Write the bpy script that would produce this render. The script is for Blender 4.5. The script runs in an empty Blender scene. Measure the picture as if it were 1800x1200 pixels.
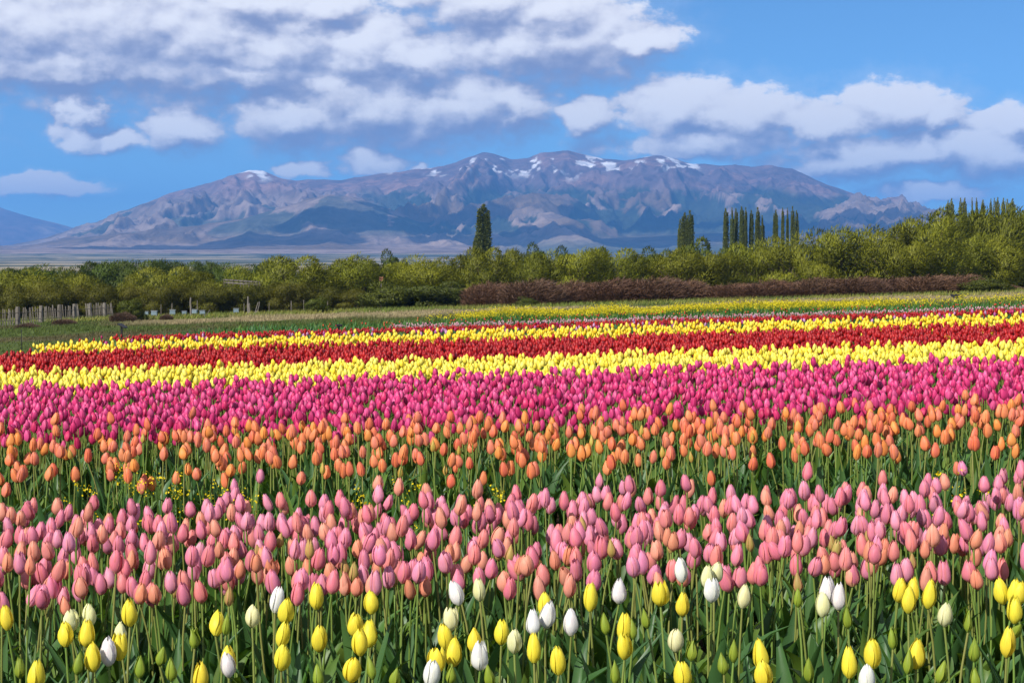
import bpy, math, random
import numpy as np
from mathutils import Vector

random.seed(7)
rng = np.random.default_rng(11)
sc = bpy.context.scene
COL = sc.collection

# ------------------------------------------------------------------ camera
F = 3500.0            # focal length in photograph pixels (1800 wide)
HOR = 455.0           # eye level in the photograph
CAMZ = 1.35
cam = bpy.data.cameras.new('camera')
cam.lens = 70.0
cam.sensor_width = 36.0
cam.clip_start = 0.1
cam.clip_end = 60000.0
camo = bpy.data.objects.new('camera', cam)
COL.objects.link(camo)
camo.location = (0, 0, CAMZ)
camo.rotation_euler = (math.radians(90) - math.atan(145.0 / F), 0, 0)
sc.camera = camo

# ------------------------------------------------------------------ light
TO_SUN = Vector((-0.50, -0.60, 0.64)).normalized()
SUN_EL = math.asin(TO_SUN.z)
SUN_AZ = math.atan2(TO_SUN.x, TO_SUN.y)
sun = bpy.data.lights.new('sun', 'SUN')
sun.energy = 5.0
sun.angle = math.radians(0.53)
sun.color = (1.0, 0.95, 0.87)
suno = bpy.data.objects.new('sun', sun)
suno.rotation_euler = (-TO_SUN).to_track_quat('-Z', 'Y').to_euler()
suno.location = (0, 0, 60)
COL.objects.link(suno)

sc.view_settings.view_transform = 'Standard'
sc.view_settings.look = 'None'
sc.view_settings.exposure = 0.42
sc.view_settings.gamma = 1.0
sc.view_settings.use_curve_mapping = False
sc.cycles.use_denoising = True
sc.cycles.max_bounces = 5
sc.cycles.diffuse_bounces = 2
sc.cycles.glossy_bounces = 2
sc.cycles.transmission_bounces = 3
sc.cycles.transparent_max_bounces = 4
sc.cycles.volume_bounces = 0
sc.cycles.caustics_reflective = False
sc.cycles.caustics_refractive = False


class NT:
    """small helper to write node trees"""
    def __init__(self, tree):
        self.t = tree
        tree.nodes.clear()

    def n(self, typ, **kw):
        nd = self.t.nodes.new(typ)
        for k, v in kw.items():
            setattr(nd, k, v)
        return nd

    def put(self, sock, v):
        if isinstance(v, bpy.types.NodeSocket):
            self.t.links.new(v, sock)
        elif v is not None:
            sock.default_value = v

    def math(self, op, a, b=None, c=None, clamp=False):
        nd = self.n('ShaderNodeMath', operation=op, use_clamp=clamp)
        self.put(nd.inputs[0], a); self.put(nd.inputs[1], b)
        if c is not None:
            self.put(nd.inputs[2], c)
        return nd.outputs[0]

    def vmath(self, op, a, b=None, c=None, out=0):
        nd = self.n('ShaderNodeVectorMath', operation=op)
        self.put(nd.inputs[0], a); self.put(nd.inputs[1], b)
        if c is not None:
            self.put(nd.inputs[2], c)
        return nd.outputs[out]

    def smooth(self, v, lo, hi, to0=0.0, to1=1.0):
        nd = self.n('ShaderNodeMapRange', interpolation_type='SMOOTHSTEP')
        self.put(nd.inputs[0], v); self.put(nd.inputs[1], lo); self.put(nd.inputs[2], hi)
        self.put(nd.inputs[3], to0); self.put(nd.inputs[4], to1)
        return nd.outputs[0]

    def noise(self, vec, scale, detail=4.0, rough=0.55, out=0, distortion=0.0):
        nd = self.n('ShaderNodeTexNoise')
        self.put(nd.inputs['Vector'], vec)
        self.put(nd.inputs['Scale'], scale); self.put(nd.inputs['Detail'], detail)
        self.put(nd.inputs['Roughness'], rough); self.put(nd.inputs['Distortion'], distortion)
        return nd.outputs[out]

    def mix(self, f, a, b, blend='MIX'):
        nd = self.n('ShaderNodeMix', data_type='RGBA', blend_type=blend)
        self.put(nd.inputs[0], f)
        self.put(nd.inputs[6], a); self.put(nd.inputs[7], b)
        return nd.outputs[2]

    def comb(self, x, y, z):
        nd = self.n('ShaderNodeCombineXYZ')
        self.put(nd.inputs[0], x); self.put(nd.inputs[1], y); self.put(nd.inputs[2], z)
        return nd.outputs[0]

    def sep(self, v):
        nd = self.n('ShaderNodeSeparateXYZ')
        self.put(nd.inputs[0], v)
        return nd.outputs


def C4(c):
    return (c[0], c[1], c[2], 1.0)


# ------------------------------------------------------------------ world: clear sky with broken cumulus
# every cloud: bearing and elevation (in units of 100 photograph pixels from straight ahead / eye level), half sizes
CLOUDS = [
    (60, 60, 210, 85), (200, 55, 180, 95), (340, 75, 170, 78), (490, 92, 170, 62), (630, 98, 120, 52), (725, 108, 100, 38),
    (130, 120, 300, 30), (430, 132, 280, 24), (450, 8, 150, 36), (570, 20, 70, 28),
    (850, 5, 140, 45), (990, 72, 140, 56), (910, 85, 150, 44), (1110, 72, 80, 20), (960, 25, 110, 45),
    (520, 200, 110, 36), (585, 165, 80, 36), (650, 192, 210, 54), (810, 182, 150, 44), (905, 190, 60, 38),
    (320, 230, 62, 26), (155, 200, 30, 28), (180, 248, 70, 16),
    (1030, 205, 46, 24), (1195, 200, 100, 40), (1290, 212, 110, 36), (1250, 252, 170, 20), (1430, 226, 120, 24),
    (1570, 200, 92, 34), (1640, 212, 50, 26), (1500, 278, 130, 26), (1620, 268, 140, 28), (1750, 272, 110, 36),
    (1780, 225, 50, 22), (1640, 338, 100, 12), (655, 282, 58, 16), (525, 297, 42, 10), (60, 332, 90, 12), (738, 292, 20, 7),
]
world = bpy.data.worlds.new('World')
sc.world = world
world.use_nodes = True
world.cycles.sampling_method = 'MANUAL'
world.cycles.sample_map_resolution = 512
W = NT(world.node_tree)
geo = W.n('ShaderNodeTexCoord').outputs['Generated']
dx, dy, dz = W.sep(geo)[:3]
az = W.math('ARCTAN2', dx, dy)
el = W.math('ARCSINE', dz)
U = W.math('MULTIPLY', az, F / 100.0)
Vv = W.math('MULTIPLY', el, F / 100.0)
uv = W.comb(U, Vv, 0.0)
nvec = W.comb(U, W.math('MULTIPLY', Vv, 1.5), 0.0)
# ragged edges: warp the lookup by two scales of turbulence
warp1 = W.noise(nvec, 1.1, 5.0, 0.58, out=1)
warp = W.vmath('MULTIPLY', W.vmath('SUBTRACT', warp1, (0.5, 0.5, 0.5)), (1.5, 0.62, 0.0))
uvw = W.vmath('ADD', uv, warp)


def cloud_field(vec):
    q = None
    for cx, cy, rx, ry in CLOUDS:
        a = math.atan((cx - 900) / F) * F / 100.0
        e = math.atan((HOR - cy) / F) * F / 100.0
        ix, iy = 100.0 / (rx * 1.12), 100.0 / (ry * 1.45)
        p = W.vmath('MULTIPLY_ADD', vec, (ix, iy, 0.0), (-a * ix, -e * iy, 0.0))
        d2 = W.vmath('DOT_PRODUCT', p, p, out=1)
        q = d2 if q is None else W.math('MINIMUM', q, d2)
    return q


# the rest of the sky, round and above the part in view, carries the same kind of cloud at random
inside = W.math('MULTIPLY', W.smooth(W.math('ABSOLUTE', U), 9.5, 12.5, 1.0, 0.0), W.smooth(Vv, 5.0, 7.0, 1.0, 0.0))
rnd = W.noise(W.comb(W.math('MULTIPLY', U, 0.35), W.math('MULTIPLY', Vv, 0.8), 3.7), 0.5, 2.0, 0.5)
qr = W.math('ADD', W.math('MULTIPLY', W.math('SUBTRACT', 0.62, rnd), 9.0), W.math('MULTIPLY', inside, 30.0))
OFF = (-0.16, 0.36, 0.0)
q0 = W.math('SQRT', W.math('MAXIMUM', W.math('MINIMUM', cloud_field(uvw), qr), 0.0))
q1 = W.math('SQRT', W.math('MAXIMUM', W.math('MINIMUM', cloud_field(W.vmath('ADD', uvw, OFF)), qr), 0.0))
nv2 = W.vmath('ADD', nvec, (-0.11, 0.22, 0.0))
big0 = W.noise(nvec, 1.1, 2.0, 0.5); big1 = W.noise(nv2, 1.1, 2.0, 0.5)
fin0 = W.noise(nvec, 2.6, 8.0, 0.62)
fin1 = W.noise(nv2, 2.6, 8.0, 0.62)


def body(q, big, fin):
    n_ = W.math('ADD', W.math('MULTIPLY', W.math('SUBTRACT', big, 0.5), 0.95), W.math('MULTIPLY', W.math('SUBTRACT', fin, 0.5), 1.05))
    return W.math('ADD', W.math('SUBTRACT', 1.30, W.math('MINIMUM', q, 2.6)), n_)


def relief(q, big, fin):
    n_ = W.math('ADD', W.math('MULTIPLY', W.math('SUBTRACT', big, 0.5), 1.1), W.math('MULTIPLY', W.math('SUBTRACT', fin, 0.5), 0.55))
    return W.math('SUBTRACT', n_, W.math('MINIMUM', q, 2.6))


d0 = body(q0, big0, fin0)
lit = W.smooth(W.math('SUBTRACT', relief(q0, big0, fin0), relief(q1, big1, fin1)), -0.60, 0.55)
soft = W.math('SUBTRACT', 1.0, lit)
dens = W.smooth(d0, W.math('MULTIPLY_ADD', soft, -0.22, -0.06), W.math('MULTIPLY_ADD', soft, 0.45, 0.30))
thick = W.smooth(d0, 0.2, 1.0)
veil = W.math('MULTIPLY', W.smooth(d0, -0.6, 0.1), 0.12)
dens = W.math('MAXIMUM', dens, veil)
ccol = W.mix(lit, C4((0.24, 0.26, 0.39)), C4((0.64, 0.61, 0.67)))
ccol = W.mix(W.math('MULTIPLY', W.math('MULTIPLY', lit, lit), 0.9), ccol, C4((0.98, 0.96, 0.95)))
sky = W.n('ShaderNodeTexSky', sky_type='NISHITA', sun_disc=False)
sky.sun_elevation = SUN_EL
sky.sun_rotation = SUN_AZ
sky.altitude = 2500.0
sky.air_density = 0.6
sky.dust_density = 0.0
sky.ozone_density = 6.0
bg = W.n('ShaderNodeBackground'); W.put(bg.inputs[0], W.mix(1.0, sky.outputs[0], C4((0.84, 1.06, 1.02)), 'MULTIPLY')); bg.inputs[1].default_value = 0.095
bc = W.n('ShaderNodeBackground'); W.put(bc.inputs[0], ccol); bc.inputs[1].default_value = 0.92
mx = W.n('ShaderNodeMixShader')
W.put(mx.inputs[0], W.math('MULTIPLY', dens, 0.93)); W.put(mx.inputs[1], bg.outputs[0]); W.put(mx.inputs[2], bc.outputs[0])
W.put(W.n('ShaderNodeOutputWorld').inputs[0], mx.outputs[0])


# ------------------------------------------------------------------ helpers
def sm(x, a, b):
    t = np.clip((np.asarray(x, float) - a) / (b - a), 0, 1)
    return t * t * (3 - 2 * t)


def _hash(ix, iy, seed):
    h = (ix.astype(np.int64) * 374761393 + iy.astype(np.int64) * 668265263 + seed * 1442695041) & 0xFFFFFFFF
    h = ((h ^ (h >> 13)) * 1274126177) & 0xFFFFFFFF
    h = h ^ (h >> 16)
    return (h & 0xFFFFFF) / float(0xFFFFFF)


def vnoise(x, y, seed=0):
    x = np.asarray(x, float); y = np.asarray(y, float)
    ix = np.floor(x); iy = np.floor(y)
    fx = x - ix; fy = y - iy
    fx = fx * fx * fx * (fx * (fx * 6 - 15) + 10); fy = fy * fy * fy * (fy * (fy * 6 - 15) + 10)
    a = _hash(ix, iy, seed); b = _hash(ix + 1, iy, seed); c = _hash(ix, iy + 1, seed); d = _hash(ix + 1, iy + 1, seed)
    return a + (b - a) * fx + (c - a) * fy + (a - b - c + d) * fx * fy


def fbm(x, y, oct=5, seed=0, ridged=False, gain=0.5):
    s = 0.0; amp = 1.0; tot = 0.0
    for k in range(oct):
        n = vnoise(x * 2 ** k + 17.3 * k, y * 2 ** k - 9.1 * k, seed + k)
        if ridged:
            n = 1 - np.abs(2 * n - 1)
        s = s + amp * n; tot += amp; amp *= gain
    return s / tot


HD = [(-60, 1.35), (26, 1.35), (32, 1.5), (45, 1.95), (60, 2.3), (80, 2.65), (100, 2.95), (130, 3.42), (150, 3.65), (165, 3.85), (200, 4.4),
      (300, 5.6), (600, 8.0), (1500, 10.0), (3000, 11.0), (5000, 6.0), (7000, -8.0), (9000, -34.0), (30000, -60.0)]
HX = np.array([p[0] for p in HD], float); HY = np.array([p[1] for p in HD], float)


def ground_z(x, y):
    y = np.asarray(y, float); x = np.asarray(x, float)
    h = np.interp(y, HX, HY)
    tilt = 0.03 * (1 - sm(y, 220, 700))
    return CAMZ - h + tilt * x


def gz(x, y):
    return float(ground_z(x, y))


def at(px, d):
    """world x of a bearing given in photograph columns, at distance d"""
    return (px - 900.0) / F * d


def zrow(py, d):
    """world height of a point seen at photograph row py at distance d"""
    return CAMZ + (HOR - py) / F * d


def mesh_np(name, V, Fc, mat, col=None, uv=None, smooth=True):
    """mesh from arrays; Fc (m,k) polygons of one size; col (n,3) point colours; uv (n,2) per vertex"""
    me = bpy.data.meshes.new(name)
    V = np.asarray(V, np.float32); Fc = np.asarray(Fc, np.int32)
    m, k = Fc.shape
    me.vertices.add(len(V)); me.vertices.foreach_set('co', V.ravel())
    me.loops.add(m * k); me.loops.foreach_set('vertex_index', Fc.ravel())
    me.polygons.add(m)
    me.polygons.foreach_set('loop_start', np.arange(0, m * k, k, dtype=np.int32))
    me.polygons.foreach_set('loop_total', np.full(m, k, np.int32))
    me.polygons.foreach_set('use_smooth', np.full(m, smooth, bool))
    me.update(calc_edges=True)
    if col is not None:
        a = me.attributes.new('col', 'FLOAT_COLOR', 'POINT')
        c = np.ones((len(V), 4), np.float32); c[:, :3] = col
        a.data.foreach_set('color', c.ravel())
    if uv is not None:
        u = me.uv_layers.new(name='uv')
        u.data.foreach_set('uv', np.asarray(uv, np.float32)[Fc.ravel()].ravel())
    if mat is not None:
        me.materials.append(mat)
    return me


def obj(name, me, parent=None, loc=(0, 0, 0), rot=(0, 0, 0), scale=(1, 1, 1), **props):
    o = bpy.data.objects.new(name, me)
    COL.objects.link(o)
    o.location = loc; o.rotation_euler = rot; o.scale = scale
    if parent is not None:
        o.parent = parent
    for k, v in props.items():
        o[k] = v
    return o


def merge(parts):
    Vs, Fs, Cs, Us, n = [], [], [], [], 0
    for p in parts:
        Vs.append(p[0]); Fs.append(np.asarray(p[1]) + n); n += len(p[0])
        if len(p) > 2:
            Cs.append(p[2])
        if len(p) > 3:
            Us.append(p[3])
    return (np.concatenate(Vs), np.concatenate(Fs), np.concatenate(Cs) if Cs else None, np.concatenate(Us) if Us else None)


def box(cx, cy, cz, sx, sy, sz):
    v = np.array([[x, y, z] for x in (-.5, .5) for y in (-.5, .5) for z in (-.5, .5)], float) * (sx, sy, sz) + (cx, cy, cz)
    f = np.array([[0, 1, 3, 2], [4, 6, 7, 5], [0, 4, 5, 1], [2, 3, 7, 6], [0, 2, 6, 4], [1, 5, 7, 3]])
    return v, f


def tube(pts, radii, sides=6):
    pts = np.asarray(pts, float)
    V = []; Fq = []
    for i, p in enumerate(pts):
        t = pts[min(i + 1, len(pts) - 1)] - pts[max(i - 1, 0)]
        t = t / (np.linalg.norm(t) + 1e-9)
        a = np.cross(t, [0.31, 0.9, 0.12]); a /= np.linalg.norm(a) + 1e-9
        b = np.cross(t, a)
        for k in range(sides):
            an = 2 * math.pi * k / sides
            V.append(p + radii[i] * (math.cos(an) * a + math.sin(an) * b))
    for i in range(len(pts) - 1):
        for k in range(sides):
            k2 = (k + 1) % sides
            Fq.append([i * sides + k, i * sides + k2, (i + 1) * sides + k2, (i + 1) * sides + k])
    # caps as fans of quads are not needed: the last ring is pinched
    return np.array(V), np.array(Fq)


# ------------------------------------------------------------------ materials
def material(name, build):
    m = bpy.data.materials.new(name)
    m.use_nodes = True
    t = NT(m.node_tree)
    out = t.n('ShaderNodeOutputMaterial')
    s = build(t)
    t.put(out.inputs[0], s)
    return m


def principled(t, col, rough=0.7, spec=0.3, normal=None):
    p = t.n('ShaderNodeBsdfPrincipled')
    t.put(p.inputs['Base Color'], col)
    t.put(p.inputs['Roughness'], rough)
    p.inputs['Specular IOR Level'].default_value = spec
    if normal is not None:
        t.put(p.inputs['Normal'], normal)
    return p.outputs[0]


def thin(t, col, rough, spec, trans, tcol=None):
    """leaf or petal: reflects and lets some light through"""
    a = principled(t, col, rough, spec)
    b = t.n('ShaderNodeBsdfTranslucent')
    t.put(b.inputs[0], tcol if tcol is not None else col)
    m = t.n('ShaderNodeMixShader')
    m.inputs[0].default_value = trans
    t.put(m.inputs[1], a); t.put(m.inputs[2], b.outputs[0])
    return m.outputs[0]


def attr(t, name='col'):
    return t.n('ShaderNodeAttribute', attribute_name=name).outputs['Color']


def bump(t, h, strength=0.3, dist=0.01):
    b = t.n('ShaderNodeBump')
    b.inputs['Strength'].default_value = strength
    b.inputs['Distance'].default_value = dist
    t.put(b.inputs['Height'], h)
    return b.outputs[0]


def petal_build(edge, foot, edge_amt, from_object=True):
    def build(t):
        base = t.n('ShaderNodeObjectInfo').outputs['Color'] if from_object else attr(t)
        uvn = t.n('ShaderNodeTexCoord').outputs['UV']
        s, v, _ = t.sep(uvn)[:3]
        lat = t.math('ABSOLUTE', t.math('SUBTRACT', t.math('MULTIPLY', s, 2.0), 1.0))
        streak = t.noise(t.comb(t.math('MULTIPLY', s, 9.0), t.math('MULTIPLY', v, 1.2), 0.0), 2.2, 3.0, 0.6)
        e = t.smooth(t.math('ADD', lat, t.math('MULTIPLY', t.math('SUBTRACT', streak, 0.5), 0.7)), 0.45, 1.05)
        c = t.mix(t.math('MULTIPLY', e, edge_amt), base, C4(edge))
        c = t.mix(t.math('MULTIPLY', t.smooth(v, 0.0, 0.16, 1.0, 0.0), 0.6), c, C4(foot))
        c = t.mix(t.math('MULTIPLY', t.smooth(streak, 0.42, 0.72), 0.55), c, t.mix(1.0, c, C4((0.78, 0.62, 0.66)), 'MULTIPLY'))
        return thin(t, c, 0.50, 0.28, 0.30)
    return build


M = {}
M['pink'] = material('pink_petal', petal_build((0.72, 0.25, 0.16), (0.55, 0.40, 0.14), 0.55))
M['orange'] = material('orange_petal', petal_build((0.87, 0.29, 0.06), (0.60, 0.36, 0.10), 0.6))
M['yellow'] = material('yellow_petal', petal_build((0.90, 0.70, 0.03), (0.55, 0.55, 0.05), 0.3))
M['white'] = material('white_petal', petal_build((0.86, 0.85, 0.60), (0.62, 0.66, 0.30), 0.45))
M['bud'] = material('bud_petal', petal_build((0.42, 0.46, 0.05), (0.12, 0.22, 0.03), 0.5))
M['magenta'] = material('magenta_petal', petal_build((0.66, 0.07, 0.20), (0.45, 0.15, 0.15), 0.35))
M['mass'] = material('field_petal', lambda t: thin(t, attr(t), 0.45, 0.35, 0.2))


def leaf_build(t):
    uvn = t.n('ShaderNodeTexCoord').outputs['UV']
    s, v, _ = t.sep(uvn)[:3]
    base = attr(t)
    vein = t.noise(t.comb(t.math('MULTIPLY', s, 30.0), t.math('MULTIPLY', v, 0.8), 0.0), 1.5, 2.0, 0.5)
    c = t.mix(t.math('MULTIPLY', vein, 0.45), base, t.mix(1.0, base, C4((0.55, 0.6, 0.6)), 'MULTIPLY'))
    r = t.n('ShaderNodeObjectInfo').outputs['Random']
    c = t.mix(t.math('MULTIPLY', r, 0.35), c, t.mix(1.0, c, C4((1.5, 1.25, 0.7)), 'MULTIPLY'))
    return thin(t, c, 0.42, 0.30, 0.25, t.mix(1.0, c, C4((1.3, 1.4, 0.5)), 'MULTIPLY'))


M['leaf'] = material('tulip_leaf', leaf_build)


def stem_build(t):
    r = t.n('ShaderNodeObjectInfo').outputs['Random']
    c = t.mix(r, C4((0.13, 0.22, 0.035)), C4((0.20, 0.20, 0.05)))
    return principled(t, c, 0.5, 0.35)


M['stem'] = material('tulip_stem', stem_build)
M['stem_mass'] = material('tulip_stem_mass', lambda t: principled(t, attr(t), 0.5, 0.35))


def ground_build(t):
    pos = t.n('ShaderNodeNewGeometry').outputs['Position']
    base = attr(t)
    n1 = t.noise(pos, 0.9, 6.0, 0.62)
    n2 = t.noise(pos, 9.0, 4.0, 0.6)
    c = t.mix(t.smooth(n1, 0.35, 0.7), base, t.mix(1.0, base, C4((0.55, 0.5, 0.42)), 'MULTIPLY'))
    c = t.mix(t.math('MULTIPLY', n2, 0.5), c, t.mix(1.0, c, C4((0.6, 0.62, 0.55)), 'MULTIPLY'))
    return principled(t, c, 0.95, 0.1, bump(t, n2, 0.6, 0.04))


M['ground'] = material('field_soil_and_turf', ground_build)
M['grass'] = material('grass_blade', lambda t: thin(t, attr(t), 0.6, 0.2, 0.3))


def foliage_build(c1, c2, trans=0.3):
    def build(t):
        a = attr(t)
        g, _, _ = t.sep(a)[:3]
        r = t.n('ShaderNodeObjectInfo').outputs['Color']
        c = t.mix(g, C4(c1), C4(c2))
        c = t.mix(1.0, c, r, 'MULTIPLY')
        return thin(t, c, 0.55, 0.25, trans, t.mix(1.0, c, C4((1.2, 1.25, 0.5)), 'MULTIPLY'))
    return build


M['willow'] = material('willow_leaf', foliage_build((0.070, 0.082, 0.007), (0.30, 0.30, 0.016)))
M['poplar'] = material('poplar_leaf', foliage_build((0.028, 0.045, 0.012), (0.16, 0.185, 0.045), 0.2))
M['twig'] = material('bare_twig', foliage_build((0.055, 0.030, 0.018), (0.185, 0.100, 0.058), 0.05))


def bark_build(t):
    pos = t.n('ShaderNodeTexCoord').outputs['Object']
    n = t.noise(t.vmath('MULTIPLY', pos, (6.0, 6.0, 1.2)), 2.0, 5.0, 0.65)
    return principled(t, t.mix(n, C4((0.035, 0.026, 0.018)), C4((0.15, 0.12, 0.085))), 0.9, 0.1, bump(t, n, 0.7, 0.03))


M['bark'] = material('bark', bark_build)


def oldwood_build(t):
    pos = t.n('ShaderNodeTexCoord').outputs['Object']
    n = t.noise(t.vmath('MULTIPLY', pos, (14.0, 14.0, 1.5)), 2.0, 5.0, 0.65)
    r = t.n('ShaderNodeObjectInfo').outputs['Random']
    c = t.mix(n, C4((0.075, 0.066, 0.056)), C4((0.27, 0.245, 0.21)))
    c = t.mix(t.math('MULTIPLY', r, 0.5), c, t.mix(1.0, c, C4((0.6, 0.55, 0.5)), 'MULTIPLY'))
    return principled(t, c, 0.9, 0.1, bump(t, n, 0.5, 0.02))


M['oldwood'] = material('weathered_wood', oldwood_build)


def paint_build(c, rough=0.6, dirt=0.35):
    def build(t):
        pos = t.n('ShaderNodeTexCoord').outputs['Object']
        n = t.noise(pos, 7.0, 5.0, 0.6)
        return principled(t, t.mix(t.math('MULTIPLY', n, dirt), C4(c), C4((c[0] * 0.4, c[1] * 0.38, c[2] * 0.33))), rough, 0.3)
    return build


M['hive'] = material('pale_blue_paint', paint_build((0.18, 0.25, 0.29)))
M['hive_lid'] = material('hive_lid_tin', paint_build((0.26, 0.29, 0.31), 0.5))
M['black'] = material('black_metal', paint_build((0.012, 0.012, 0.013), 0.5, 0.2))
M['board'] = material('red_brown_board', paint_build((0.35, 0.16, 0.09), 0.8))


def mountain_build(t):
    a = attr(t)
    pos = t.n('ShaderNodeNewGeometry').outputs['Position']
    n = t.noise(pos, 0.009, 9.0, 0.66)
    c = t.mix(t.smooth(n, 0.36, 0.66), a, t.mix(1.0, a, C4((0.55, 0.55, 0.58)), 'MULTIPLY'))
    return principled(t, c, 0.95, 0.05, bump(t, t.noise(pos, 0.012, 8.0, 0.66), 0.7, 30.0))


M['mountain'] = material('mountain_rock_and_forest', mountain_build)

# ------------------------------------------------------------------ the ground sheet
FIELD_LEFT = -6.1


def ground_colour(x, y):
    """what grows or lies there: soil under the beds, turf, dry grass, pale steppe far off, and painted cloud shade on the plain at right"""
    x = np.asarray(x, float); y = np.asarray(y, float)
    n = fbm(x * 0.12, y * 0.05, 4, 3)
    nn = fbm(x * 0.8, y * 0.4, 3, 5)
    soil = np.array([0.045, 0.032, 0.022]); turf = np.array([0.075, 0.105, 0.022]); dry = np.array([0.33, 0.27, 0.15])
    steppe = np.array([0.36, 0.31, 0.21]); scrub_and_shade = np.array([0.10, 0.12, 0.06]); mud = np.array([0.11, 0.075, 0.045])
    c = np.broadcast_to(turf, x.shape + (3,)).copy()

    def lay(c, w, k):
        w = np.clip(w, 0, 1)[..., None]
        return c * (1 - w) + w * k
    c = lay(c, sm(n + 0.25 * nn, 0.55, 0.8) * 0.6, mud)
    px = 900 + F * x / np.maximum(y, 1)
    dryw = 0.8 * sm(y + (n - 0.5) * 50, 112, 130) * (1 - sm(y, 144, 150)) * sm(n * 0.6 + nn * 0.4, 0.33, 0.50) * sm(px, 150, 330)
    c = lay(c, dryw, dry)
    trod = np.exp(-((y - 42) / 7.0) ** 2) * sm(-x, 5.0, 8.0) * sm(nn, 0.3, 0.6)
    c = lay(c, trod * 0.9, mud)
    infield = (1 - sm(y, 62, 70)) * sm(x, FIELD_LEFT - 0.5, FIELD_LEFT + 0.2)
    c = lay(c, infield, soil)
    far = sm(y, 400, 1200)
    st = fbm(x * 0.0012, y * 0.0035, 5, 9)
    c = lay(c, far, steppe)
    c = lay(c, far * np.maximum(sm(st, 0.5, 0.62) * 0.85, 0.8 * sm(px, 780, 980)), scrub_and_shade * 0.8)  # real scrub in patches; the right-hand darkening is cloud shade put into the colour
    c = lay(c, far * sm(fbm(x * 0.006, y * 0.004, 4, 14), 0.52, 0.60) * 0.9, np.array([0.05, 0.07, 0.03]))
    return c


ys = np.concatenate([np.linspace(-40, 3, 12), np.geomspace(4, 9200, 330)])
us = np.linspace(-1, 1, 240)
GX = us[None, :] * (0.42 * np.maximum(ys, 0)[:, None] + 45.0)
GY = np.broadcast_to(ys[:, None], GX.shape)
GZ = ground_z(GX, GY) + (fbm(GX * 0.5, GY * 0.5, 3, 21) - 0.5) * 0.10 * np.clip(GY / 60, 0, 1) + (fbm(GX * 0.003, GY * 0.003, 4, 23) - 0.5) * 9 * sm(GY, 500, 2500)
nr, nc = GX.shape
idx = np.arange(nr * nc).reshape(nr, nc)
Fg = np.stack([idx[:-1, :-1], idx[:-1, 1:], idx[1:, 1:], idx[1:, :-1]], -1).reshape(-1, 4)
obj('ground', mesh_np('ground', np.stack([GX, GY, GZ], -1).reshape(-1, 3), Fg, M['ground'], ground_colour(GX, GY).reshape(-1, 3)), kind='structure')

# ------------------------------------------------------------------ mountains
SKYLINE = [(-400, 455), (-200, 448), (-60, 440), (20, 431), (80, 419), (130, 404), (170, 391), (210, 371), (260, 356), (300, 341), (350, 328), (390, 316), (415, 306), (440, 298), (465, 300),
           (490, 311), (520, 318), (545, 316), (570, 315), (600, 318), (640, 310), (680, 303), (720, 300), (760, 295), (800, 287), (830, 275), (850, 269),
           (870, 272), (900, 281), (930, 277), (950, 268), (1000, 265), (1030, 272), (1060, 280), (1100, 283), (1140, 277), (1165, 275), (1190, 279), (1220, 290),
           (1260, 291), (1290, 288), (1320, 293), (1355, 291), (1390, 298), (1420, 310), (1450, 322), (1480, 333), (1510, 345), (1550, 352), (1590, 355), (1630, 367),
           (1660, 375), (1800, 398), (2000, 420), (2300, 446)]
HILL = [(-400, 455), (0, 440), (60, 432), (150, 417), (300, 403), (430, 384), (520, 358), (575, 342), (620, 346), (680, 366), (740, 392), (800, 408), (900, 420), (1000, 424),
        (1100, 420), (1250, 410), (1400, 415), (1500, 404), (1600, 398), (1700, 404), (1850, 416), (2300, 446)]
S0 = np.array(SKYLINE, float); H0 = np.array(HILL, float)


def mountain_height(u, y):
    """height over the photograph column u at distance y"""
    ridge = (HOR - np.interp(u, S0[:, 0], S0[:, 1])) / F * 14000.0
    hill = (HOR - np.interp(u, H0[:, 0], H0[:, 1])) / F * 10600.0
    x = (u - 900) / F * y
    base = CAMZ - np.interp(y, HX, HY)
    t = (y - 8600.0) / (14000.0 - 8600.0)
    warp = (fbm(x * 0.0006, y * 0.0006, 3, 31) - 0.5) * 900
    spur = fbm((x + warp) * 0.00125, y * 0.00022, 4, 33, ridged=True, gain=0.55)
    sgul = fbm((x + warp) * 0.004, y * 0.0011, 4, 35, ridged=True, gain=0.55)
    up = np.clip(t, 0, 1)
    prof = 0.25 * up + 0.75 * up ** 1.7
    body = up * (1 - up) * 4
    z1 = base + (ridge - base) * prof + body * ((spur - 0.62) * 380 + (sgul - 0.6) * 240) * np.clip(ridge / 400, 0.1, 1)
    back = np.clip((y - 14000.0) / 3500.0, 0, 1)
    z1 = z1 - back ** 1.3 * ridge * 0.8
    near1 = np.exp(-((y - 14000.0) / 260.0) ** 2)
    z1 = z1 + near1 * (fbm(x * 0.006, y * 0.003, 4, 37) - 0.5) * 26
    w = np.where(y < 10600, np.exp(-((y - 10600) / 950.0) ** 2), np.exp(-((y - 10600) / 1300.0) ** 2))
    z2 = base + (hill - base) * w + w * (1 - w) * 4 * ((fbm((x + warp) * 0.0016, y * 0.0007, 4, 39, ridged=True) - 0.6) * 110 + (sgul - 0.6) * 50)
    crag = fbm((x + warp) * 0.011, y * 0.004, 4, 36, ridged=True, gain=0.6)
    z1 = z1 + (crag - 0.6) * 75 * np.clip(body * 1.2, 0, 1) * np.clip(ridge / 400, 0.1, 1)
    k = 30.0
    z = np.maximum(z1, z2) + k * np.exp(-np.abs(z1 - z2) / k) * 0.3
    gully = np.clip((0.66 - spur) * 3 + (0.6 - sgul) * 1.5, -1, 1)
    return z, gully, prof, sgul, crag


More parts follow.
